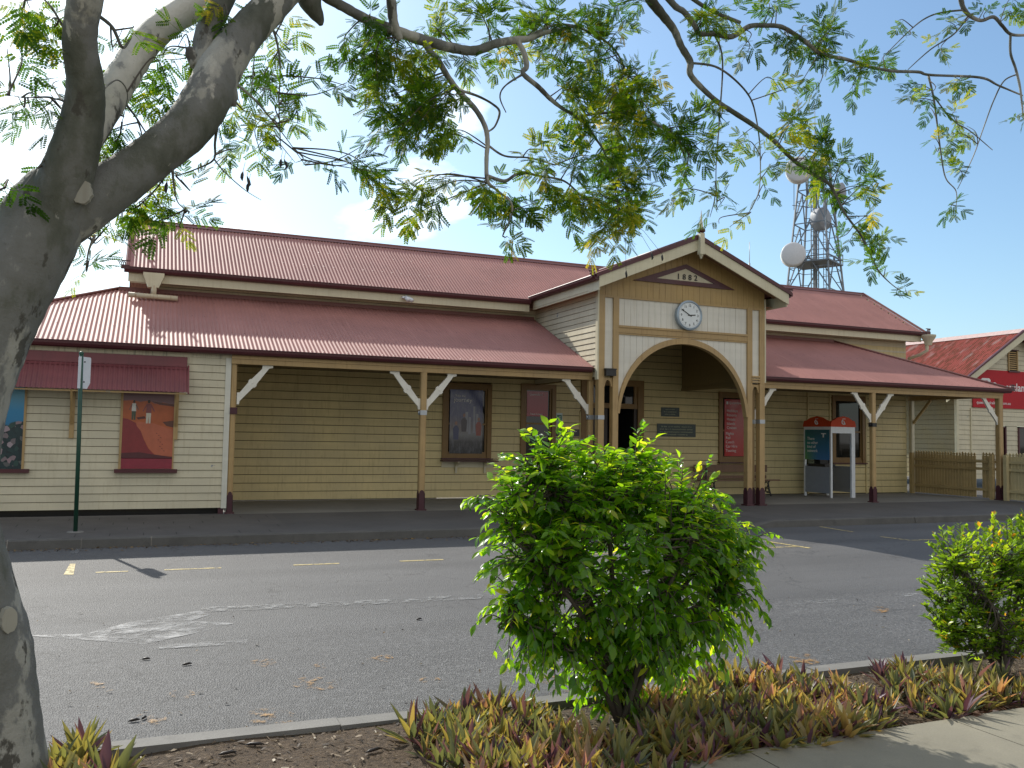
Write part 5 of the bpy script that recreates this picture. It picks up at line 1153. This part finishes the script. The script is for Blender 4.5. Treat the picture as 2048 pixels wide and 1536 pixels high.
BL = [(30, 30, 60, 34, 9), (12, 95, 26, 28, 4), (95, 55, 28, 40, 6), (105, 120, 25, 25, 4), (112, 215, 22, 55, 9), (60, 196, 40, 12, 4), (50, 232, 15, 18, 3), (85, 320, 24, 22, 4), (18, 382, 26, 30, 5), (238, 270, 32, 45, 10), (225, 330, 30, 30, 7), (228, 130, 28, 30, 6), (240, 50, 30, 20, 5), (340, 110, 28, 36, 8), (328, 165, 28, 34, 8), (440, 28, 24, 24, 5), (425, 75, 22, 22, 5), (556, 55, 38, 38, 7), (545, 110, 36, 34, 6), (500, 160, 24, 22, 4), (565, 190, 45, 34, 7), (535, 230, 36, 30, 6), (478, 240, 36, 28, 6), (510, 290, 36, 30, 5), (592, 235, 22, 34, 4), (590, 310, 22, 26, 4), (460, 315, 28, 26, 5), (355, 360, 22, 26, 5), (290, 420, 44, 28, 10), (335, 452, 32, 18, 6), (262, 400, 30, 24, 6), (380, 430, 22, 12, 4), (172, 480, 18, 30, 5), (178, 530, 12, 26, 4), (205, 465, 14, 16, 3), (190, 420, 22, 14, 3),
      (740, 55, 48, 34, 8), (702, 140, 26, 34, 5), (745, 190, 50, 44, 9), (690, 172, 12, 16, 2), (800, 125, 48, 34, 8), (835, 165, 46, 46, 10), (862, 205, 36, 44, 9), (782, 230, 46, 34, 8), (790, 290, 50, 28, 8), (742, 300, 24, 14, 3), (868, 290, 22, 34, 5), (772, 350, 34, 20, 5), (762, 385, 22, 16, 3), (830, 400, 28, 22, 5), (800, 440, 24, 22, 5), (900, 55, 50, 34, 6), (960, 30, 60, 26, 6), (1040, 50, 44, 20, 7), (1100, 55, 50, 34, 8), (1190, 55, 56, 44, 9), (1222, 110, 52, 52, 11), (1135, 120, 44, 42, 7), (1245, 170, 46, 52, 12), (1130, 165, 36, 26, 6), (1195, 215, 56, 44, 12), (1290, 225, 54, 40, 12), (1340, 270, 54, 42, 13), (1255, 280, 54, 44, 13), (1160, 275, 34, 34, 7), (1220, 340, 54, 44, 13), (1292, 350, 44, 44, 11), (1150, 325, 44, 26, 7), (1090, 340, 34, 32, 6), (1060, 312, 26, 12, 3), (920, 365, 54, 20, 5), (1000, 392, 44, 26, 6), (1050, 420, 36, 26, 5), (1130, 400, 36, 34, 8), (1200, 400, 44, 36, 10), (1260, 420, 36, 34, 9), (1008, 468, 26, 28, 3), (1182, 468, 26, 26, 4), (1232, 470, 22, 28, 5), (1340, 390, 22, 22, 4), (1372, 300, 28, 40, 7), (1400, 270, 26, 50, 7), (1080, 20, 56, 18, 5), (1250, 30, 56, 28, 7), (930, 130, 26, 20, 3), (1010, 110, 26, 20, 3), (870, 110, 24, 24, 4), (1170, 150, 36, 30, 6), (1300, 160, 30, 34, 5),
      (1400, 55, 36, 44, 6), (1450, 28, 56, 24, 9), (1540, 28, 56, 26, 9), (1430, 92, 28, 24, 4), (1500, 100, 36, 18, 4), (1560, 82, 56, 26, 9), (1622, 70, 44, 34, 9), (1662, 52, 34, 34, 6), (1602, 108, 44, 20, 6), (1652, 130, 34, 26, 6), (1702, 140, 44, 34, 8), (1762, 130, 34, 28, 7), (1702, 178, 16, 20, 3), (1425, 222, 32, 20, 4), (1480, 290, 28, 20, 4), (1570, 182, 30, 12, 3), (1602, 192, 16, 20, 3), (1580, 240, 44, 20, 6), (1622, 270, 34, 26, 6), (1560, 262, 34, 20, 4), (1530, 340, 24, 34, 6), (1602, 330, 44, 20, 6), (1642, 310, 44, 26, 8), (1660, 350, 40, 28, 8), (1702, 320, 26, 12, 4), (1762, 360, 34, 9, 3), (1652, 398, 26, 34, 5), (1720, 380, 30, 18, 4), (1732, 420, 26, 26, 4), (1762, 470, 28, 16, 4), (1690, 480, 16, 22, 3), (1770, 502, 26, 16, 3), (1760, 550, 24, 18, 4), (1802, 580, 18, 14, 3), (1790, 62, 24, 28, 3), (1832, 180, 26, 34, 5), (1810, 202, 16, 20, 3), (1920, 180, 24, 18, 3), (1900, 55, 34, 26, 4), (1890, 112, 26, 16, 3), (1962, 20, 26, 12, 3), (2030, 242, 16, 18, 3), (1850, 292, 26, 22, 3), (1900, 230, 34, 18, 3), (1930, 280, 32, 26, 4), (1920, 340, 32, 18, 3), (1915, 420, 16, 16, 2), (1862, 222, 20, 16, 3), (1432, 400, 20, 20, 3), (1436, 435, 20, 22, 4), (1445, 460, 18, 10, 2), (1520, 400, 20, 20, 2), (2020, 20, 30, 20, 3)]
skx = np.array([[s[0], s[1]] for s in SK]); skP = np.array([s[2] for s in SK])
FP, FD, FU, FS, FT = [], [], [], [], []
tw = MB()
for cx, cy, rx, ry, nf in BL:
    d2 = (skx[:, 0]-cx)**2+(skx[:, 1]-cy)**2; near = np.argsort(d2)[:12]
    yb = skP[near[0]][1]+(.35 if cx < 600 and not (400 < cx < 445 and cy < 90) else 0); tone = rng.uniform(-.14, .14)
    ntw = max(2, int(round(nf/2.6)))
    for t in range(ntw):
        a, r_ = rng.uniform(0, 2*math.pi), math.sqrt(rng.uniform(.05, 1))
        r_ *= .92; cy_ = cy-6; E_ = at(cx+rx*r_*math.cos(a), cy_+ry*r_*math.sin(a), yb+rng.uniform(-.3, .3))
        S_ = skP[near[rng.integers(0, 6)]]
        L = np.linalg.norm(E_-S_)
        md = (S_+E_)/2+rng.normal(0, .06, 3)*min(1, L*2)+np.array([0, 0, .06*L])
        C = catmull([S_, md, E_], 7); tw.tube(C, list(np.linspace(.0055, .0018, len(C))), 5, cap=False)
        k = int(round(nf*2.0*thin(cx, cy)/ntw))+rng.integers(0, 2)
        lo_t = max(.25, 1-.26/max(L, .05))
        for i in range(k):
            tt = lo_t+(1-lo_t)*(i+.5+rng.uniform(-.3, .3))/k; j = min(len(C)-2, int(tt*(len(C)-1))); P = C[j]+(C[j+1]-C[j])*(tt*(len(C)-1)-j)
            td = unit(C[j+1]-C[j]); sd = rng.normal(0, 1, 3); sd -= td*sd.dot(td); d = unit(td*rng.uniform(.3, 1)+unit(sd)*rng.uniform(.5, 1.1)+np.array([0, 0, rng.uniform(-.6, .25)]))
            FP.append(P); FD.append(d); FU.append(unit(np.array([0, 0, 1.])+rng.normal(0, .55, 3))); FS.append(rng.uniform(.72, 1.18)); FT.append(tone)
tw.build('twigs', M['twig'], TR)['kind'] = 'stuff'
FP, FD, FU, FS, FT = map(np.array, (FP, FD, FU, FS, FT)); R_ = frames(FD, FU); parts, tints = [], []
kind = rng.integers(0, len(TM), len(FP))
for k, (V, Q) in enumerate(TM):
    s = kind == k; parts.append(instance(V, Q, FP[s], R_[s], FS[s])); n = s.sum()
    tints.append(np.clip(np.repeat(FT[s]*1.2+rng.normal(.43, .135, n), len(Q))+rng.normal(0, .08, n*len(Q)), 0, 1))
V, Fc = merge(parts)
M['feather'] = leafmat('feathery_leaf', [(0, (.018, .05, .006)), (.3, (.03, .085, .007)), (.5, (.06, .13, .009)), (.72, (.17, .22, .014)), (1, (.40, .30, .03))], .6, .48, 2.2, .2)
npmesh('crown', V, Fc, M['feather'], TR, np.concatenate(tints))
# hanging seed pods
for px, py in ((494, 360), (486, 350), (497, 372), (334, 370), (330, 358), (568, 326), (562, 324), (1303, 512), (1324, 516), (1252, 548), (1700, 344), (412, 120), (470, 130)):
    b = MB(); q_ = skP[np.argmin((skx[:, 0]-px)**2+(skx[:, 1]-py)**2)]; P = at(px, py-8, q_[1]); l = .06*random.uniform(.8, 1.15); c = random.uniform(-.012, .012)
    b.tube([P, P+np.array([c, .003, -l*.35]), P+np.array([c*1.6, 0, -l*.7]), P+np.array([c*.6, 0, -l])], [.002, .009, .009, .002], 6)
    if py > 500: b.tube([q_, (q_+P)/2+Z_*.03+X_*.02, P], .0015, 4)
    else: b.tube([P+Z_*.05+X_*.01, P], .0012, 4)
    b.build('seed_pod', M['black'], TR)
# --- broad leaved shrubs --------------------------------------------------------
def leaf_tmpl(L=1.0, Wd=.42, fold=.12, curl=.35, n=5):
    V, Q = [], []
    xs_ = np.linspace(0, 1, n)
    wv = [0.02, .78, 1.0, .62, 0.02] if n == 5 else list(np.sin(np.pi*xs_)**.8)
    for x, w_ in zip(xs_, wv):
        z = -curl*x*x*.5
        for s in (-1, 0, 1): V.append([x*L, s*w_*Wd/2, z+(fold*w_*Wd if s else 0)])
    for i in range(n-1):
        for s in (0, 1): k = 3*i+s; Q.append((k, k+1, k+4, k+3))
    return np.array(V), np.array(Q)
def shrub(name, label, base, blobs, nshoot, leaves, leafL, leafW, mat, stem_r, droop, seed, depth=.75, shoot_len=.3, upr=0.0, stems=5, curl=.35, stray=.1):
    r_ = np.random.default_rng(seed); random.seed(seed)
    o = thing(name, tuple(base), label, 'shrub'); st = MB(); base = np.asarray(base, float)
    el_ = []
    for px, py, rx, ry, dy in blobs:
        c = at(px, py, base[1]+dy); q = mpp(c); el_.append((c, rx*q, ry*q, (rx+ry)/2*q*depth))
    wts = np.array([a*b_+a*c_ for _, a, b_, c_ in el_]); wts /= wts.sum()
    # main stems
    tips = []
    for i in range(stems):
        c, a, b_, d = el_[i % len(el_)]; E_ = c+r_.normal(0, .25, 3)*np.array([a, d, b_]); md = base+(E_-base)*.45+np.array([r_.normal(0, .04), r_.normal(0, .04), .1])
        C = catmull([base+r_.normal(0, .025, 3)*np.array([1, 1, 0]), md, E_], 6); st.tube(C, list(np.linspace(stem_r, stem_r*.35, len(C))), 7); tips += list(C[4:])
    tips = np.array(tips); P_, D_, U_, S_, T_ = [], [], [], [], []
    for s in range(nshoot):
        c, a, b_, d = el_[r_.choice(len(el_), p=wts)]; v = unit(r_.normal(0, 1, 3)); rad = r_.uniform(.45, 1.0)**.6 if r_.uniform() > stray else r_.uniform(1.0, 1.22)
        E_ = c+v*np.array([a, d, b_])*rad
        if E_[2] < .12: continue
        S0 = tips[np.argmin(((tips-E_)**2).sum(1)+r_.uniform(0, .02, len(tips)))]
        outd = unit(unit(E_-S0)*.7+v*.6+np.array([0, 0, .25+upr])); B0 = E_-outd*shoot_len*.55
        dn = droop*(1.25 if E_[2] < .8 else .75 if E_[2] < 1.35 else .25)
        C = catmull([S0, (S0+B0)/2+r_.normal(0, .03, 3), B0, B0+outd*shoot_len*.5+np.array([0, 0, .0]), B0+outd*shoot_len*.85+np.array([0, 0, -dn*shoot_len*.5])], 5)
        st.tube(C, list(np.linspace(.006, .0018, len(C))), 5, cap=False)
        C2 = C[8:]; nl = leaves+r_.integers(-3, 4); tone = r_.normal(0, .10)+(.10 if v[2] > .3 else 0)
        for i in range(nl):
            t = i/max(1, nl-1)*(len(C2)-1.01); j = int(t); P = C2[j]+(C2[j+1]-C2[j])*(t-j); td = unit(C2[min(j+1, len(C2)-1)]-C2[max(j-1, 0)])
            sd = np.cross(td, [0, 0, 1.]); sd = unit(sd if np.linalg.norm(sd) > .1 else np.array([1., 0, 0])); sg = 1 if i % 2 else -1
            dd = unit(td*r_.uniform(.35, .8)+sd*sg*r_.uniform(.5, .95)+np.array([0, 0, -dn*r_.uniform(.35, 1.15)+upr*.9])+r_.normal(0, .18, 3))
            P_.append(P); D_.append(dd); U_.append(unit(np.array([0, 0, 1.])+r_.normal(0, .4, 3)+.3*outd)); S_.append(leafL*r_.uniform(.5, 1.2)*(1-.25*i/nl)); T_.append(.46+tone+r_.normal(0, .13)+.24*(i/nl)**3+(.5 if r_.uniform() < .012 else 0))
    st.build('stems', M['twig'], o)
    P_, D_, U_, S_, T_ = map(np.array, (P_, D_, U_, S_, T_))
    tm = [leaf_tmpl(1, leafW/leafL*w_, fo, cu) for w_, fo, cu in ((1, .12, curl), (.85, .2, curl*1.7), (1.1, .08, curl*.5))]
    R_ = frames(D_, U_); kd = r_.integers(0, 3, len(P_)); parts, tt = [], []
    for k, (V, Q) in enumerate(tm):
        s = kd == k; parts.append(instance(V, Q, P_[s], R_[s], S_[s])); tt.append(np.repeat(T_[s], len(Q)))
    V, Fc = merge(parts); npmesh('foliage', V, Fc, mat, o, np.clip(np.concatenate(tt), 0, 1), True)
    return o
M['gloss'] = leafmat('glossy_leaf', [(0, (.025, .075, .008)), (.35, (.05, .14, .008)), (.6, (.10, .22, .010)), (.85, (.19, .31, .014)), (1, (.34, .36, .04))], .28, .6, 3.0, .6)
M['hedge'] = leafmat('hedge_leaf', [(0, (.04, .085, .012)), (.4, (.085, .17, .014)), (.7, (.16, .27, .018)), (.95, (.26, .36, .025)), (1, (.45, .25, .03))], .32, .52, 2.5)
shrub('round_shrub', 'tall round shrub with glossy bright green drooping leaves in the middle of the garden bed', (1.28, -12.14, 0),
      [(1240, 1080, 225, 140, 0), (1110, 1010, 120, 95, .1), (1080, 930, 78, 50, .05), (1220, 955, 120, 55, .1), (1360, 1020, 105, 80, .0), (1430, 1090, 75, 80, .05), (1455, 1165, 62, 80, -.05), (1050, 1120, 85, 90, 0), (1050, 1235, 80, 62, -.05), (1130, 1275, 90, 60, -.15), (1300, 1240, 130, 80, -.15), (1400, 1250, 80, 50, 0), (1205, 1330, 50, 40, 0), (1245, 1375, 42, 45, .05), (1235, 1320, 80, 45, .1), (1290, 905, 22, 40, 0), (1120, 890, 60, 26, 0), (1370, 1320, 55, 18, 0), (1000, 1010, 45, 60, 0), (1490, 1075, 42, 26, 0)],
      1150, 15, .088, .040, M['gloss'], .024, .6, 3, .8, .28, .10, 9, .35, .22)
shrub('clipped_shrub', 'paler small leaved bushy shrub at the right end of the garden bed', (4.5, -12.12, 0),
      [(1960, 1130, 110, 80, 0), (2060, 1110, 110, 70, 0), (1920, 1190, 80, 90, .1), (1900, 1110, 50, 50, 0), (2010, 1210, 120, 90, 0), (2130, 1180, 120, 110, 0), (1960, 1270, 90, 60, 0), (1890, 1260, 45, 35, .1), (2080, 1280, 110, 60, 0), (2180, 1260, 80, 80, 0)],
      760, 16, .064, .03, M['hedge'], .018, .15, 8, .8, .20, .45, 12, .2, .15)
# --- strappy purple ground cover ---------------------------------------------------
M['rhoeo'] = leafmat('moses_leaf', [(0, (.07, .03, .07)), (.22, (.17, .085, .135)), (.34, (.09, .115, .075)), (.5, (.16, .18, .085)), (.64, (.25, .235, .09)), (.78, (.36, .28, .11)), (.9, (.40, .23, .16)), (1, (.42, .22, .24))], .42, .45, 1.5)
rt_v, rt_q = leaf_tmpl(1, .21, .30, .3)
rt_v2, rt_q2 = leaf_tmpl(1, .18, .42, -.1)
def groundcover(name, label, polys, spacing, seed, size=.22, tone=.0):
    r_ = np.random.default_rng(seed); o_c = []
    for poly in polys:
        G = np.array([ground(x, y, 0)[:2] for x, y in poly]); lo_, hi_ = G.min(0), G.max(0)
        def inside(p):
            c = False
            for i in range(len(G)):
                a, b_ = G[i], G[i-1]
                if (a[1] > p[1]) != (b_[1] > p[1]) and p[0] < (b_[0]-a[0])*(p[1]-a[1])/(b_[1]-a[1])+a[0]: c = not c
            return c
        y = lo_[1]; row = 0
        while y <= hi_[1]:
            x = lo_[0]+(spacing/2 if row % 2 else 0)
            while x <= hi_[0]:
                p = np.array([x, y])+r_.normal(0, spacing*.22, 2)
                if inside(p): o_c.append(p)
                x += spacing
            y += spacing*.86; row += 1
    P_, D_, U_, S_, T_ = [], [], [], [], []
    for p in o_c:
        if r_.uniform() < .07: continue
        tn = r_.normal(.585+tone, .16); sz = size*r_.uniform(.6, 1.25); lean = r_.normal(0, .15, 2); z0 = bedz(*p)-.01
        n = r_.integers(12, 18); hgt = r_.uniform(0, .05)
        for i in range(n):
            a = i*2.4+r_.normal(0, .25); e = math.radians(r_.uniform(22, 50) if i < n*.4 else r_.uniform(50, 84))
            d = unit(np.array([math.cos(a)*math.cos(e)+lean[0], math.sin(a)*math.cos(e)+lean[1], math.sin(e)]))
            P_.append([p[0]+.012*math.cos(a), p[1]+.012*math.sin(a), z0+hgt*(i/n)]); D_.append(d); U_.append(unit(np.array([0, 0, 1.1])-.6*np.array([math.cos(a), math.sin(a), 0])+r_.normal(0, .12, 3)))
            S_.append(sz*r_.uniform(.7, 1.1)); t = tn+r_.normal(0, .11)
            if r_.uniform() < .18: t = r_.uniform(0, .3)
            T_.append(t)
    P_, D_, U_, S_, T_ = map(np.array, (P_, D_, U_, S_, T_)); kd = r_.integers(0, 2, len(P_)); parts, tt = [], []
    R_ = frames(D_, U_)
    for k, (V, Q) in enumerate(((rt_v, rt_q), (rt_v2, rt_q2))):
        s = kd == k; parts.append(instance(V, Q, P_[s], R_[s], S_[s])); tt.append(np.repeat(T_[s], len(Q)))
    V, Fc = merge(parts); o = npmesh(name, V, Fc, M['rhoeo'], None, np.clip(np.concatenate(tt), 0, 1), True)
    return tag(o, label, 'ground cover', None, 'stuff')
groundcover('ground_cover', 'purple and olive strappy ground cover left of the round shrub', [[(845, 1440), (930, 1425), (1060, 1415), (1100, 1440), (1060, 1470), (1150, 1490), (1240, 1500), (1260, 1560), (1400, 1590), (1400, 1640), (950, 1640), (900, 1560), (870, 1530), (820, 1490)]], .105, 1, .19)
groundcover('ground_cover', 'wide bank of purple and yellow strappy ground cover right of the round shrub', [[(1290, 1400), (1400, 1375), (1600, 1365), (1680, 1385), (1740, 1400), (1800, 1430), (1740, 1468), (1640, 1490), (1520, 1512), (1400, 1530), (1290, 1520), (1270, 1470)]], .092, 2, .17, .03)
groundcover('ground_cover', 'strappy ground cover with orange and purple leaves beneath the clipped shrub', [[(1755, 1360), (1850, 1340), (1900, 1360), (2060, 1390), (2200, 1395), (2200, 1420), (2060, 1415), (1960, 1425), (1890, 1440), (1800, 1425)]], .11, 3, .18, -.04)
groundcover('ground_cover', 'small yellow green clump of strappy leaves beside the tree trunk', [[(95, 1515), (150, 1500), (215, 1520), (225, 1580), (230, 1680), (100, 1680)]], .12, 4, .22, -.05)
# --- litter -----------------------------------------------------------------------
def litter(name, label, n, region, size, cols, seed, thick=.004, zf=None):
    r_ = np.random.default_rng(seed); V, Q, T = [], [], []
    for i in range(n):
        x, y = region(r_); z = (zf or bedz)(x, y)+r_.uniform(.002, .014); l = size*r_.uniform(.4, 1.5); w_ = l*r_.uniform(.15, .5); a = r_.uniform(0, math.pi); d = np.array([math.cos(a), math.sin(a), r_.normal(0, .2)]); s = np.array([-math.sin(a), math.cos(a), r_.normal(0, .25)]); c = np.array([x, y, z])
        k = len(V); V += [c-d*l/2-s*w_*.3, c+s*w_*-.5, c+d*l/2-s*w_*.2, c+d*l/2+s*w_*.2, c+s*w_*.5+np.array([0, 0, thick]), c-d*l/2+s*w_*.3]; Q += [(k, k+1, k+4, k+5), (k+1, k+2, k+3, k+4)]; T += [r_.uniform()]*2
    o = npmesh(name, np.array(V), np.array(Q), leafmat(name+'_mix', cols, .7, .12, 1.0), None, np.array(T)); return tag(o, label, 'litter', None, 'stuff')
litter('bark_chips', 'loose bark chips and dry leaf fragments scattered over the mulch bed', 7500, lambda r: (r.uniform(-3.2, 6.5), r.uniform(-13.3, -11.74)), .028, [(0, (.03, .02, .012)), (.4, (.10, .065, .038)), (.7, (.2, .14, .085)), (.9, (.36, .28, .19)), (1, (.5, .45, .36))], 5)
litter('fallen_leaves', 'dry curled brown leaves lying on the bed along the path edge', 160, lambda r: (r.uniform(1.5, 5.0), -12.86+r.uniform(.02, .35)), .085, [(0, (.08, .035, .02)), (.5, (.2, .08, .04)), (.8, (.32, .17, .1)), (1, (.3, .27, .24))], 6, .012)
litter('road_debris', 'small twigs, pods and leaf scraps scattered over the asphalt', 200, lambda r: (r.uniform(-3, 8), -11.5+abs(r.normal(0, 1.6))), .028, [(0, (.02, .014, .01)), (.5, (.06, .04, .025)), (.8, (.25, .15, .05)), (1, (.4, .36, .3))], 7, .006, lambda x, y: roadz(y)+.003)
litter('gutter_leaves', 'line of dry leaf scraps lying along the foot of the far kerb', 900, lambda r: (r.uniform(-6, 7), -3.16-abs(r.normal(0, .12))), .04, [(0, (.03, .02, .012)), (.6, (.14, .085, .03)), (1, (.26, .17, .06))], 9, .006, lambda x, y: roadz(y)+.003)
POD = plain('dark_seed_pod', (.02, .013, .01), .5)
for i, (px, py, l, a, lab) in enumerate(((374, 1332, .09, .3, 'dark seed pod on the road below the scuffed white patch'), (292, 1322, .07, -.1, 'dark seed pod lying left of another pod on the asphalt'), (838, 1243, .08, .4, 'single dark seed pod in the middle of the road'), (268, 1442, .08, .2, 'dark seed pod on the asphalt nearest the leafy clump'), (288, 1437, .06, 1.0, 'short pod on the asphalt beside the pod near the leafy clump'), (510, 1487, .12, -.3, 'long dark pod lying on the mulch behind the edging'), (455, 1503, .11, .1, 'dark pod on the mulch left of the longest pod'), (748, 1503, .12, .3, 'dark pod on the mulch just left of the purple plants'))):
    P = ground(px, py, -.06 if py < 1460 else 0); P[2] = (roadz(P[1]) if py < 1460 else bedz(P[0], P[1]))+.012
    b = MB(); d = np.array([math.cos(a), math.sin(a), .0]); l *= .85; b.tube([P-d*l/2-Z_*.004, P-d*l*.25, P+d*l*.2+Z_*.002, P+d*l/2-Z_*.003], [.002, .0085, .0085, .002], 7); tag(b.build('seed_pod', POD), lab, 'seed pod', 'fallen seed pods')
P = ground(1701, 1477, 0); LF = MB()
V, Q = leaf_tmpl(.2, .05, .1, .2); R_ = frames(np.array([unit(-.12*rt+.95*Z_+.1*Y_)]), np.array([unit(-fw)]))[0]
LF.mesh([R_ @ v+P for v in V], [tuple(q) for q in Q], None, True); tag(LF.build('dry_leaf', plain('straw_leaf', (.5, .42, .2), .5)), 'single straw yellow dead leaf standing at the edge of the path', 'leaf')
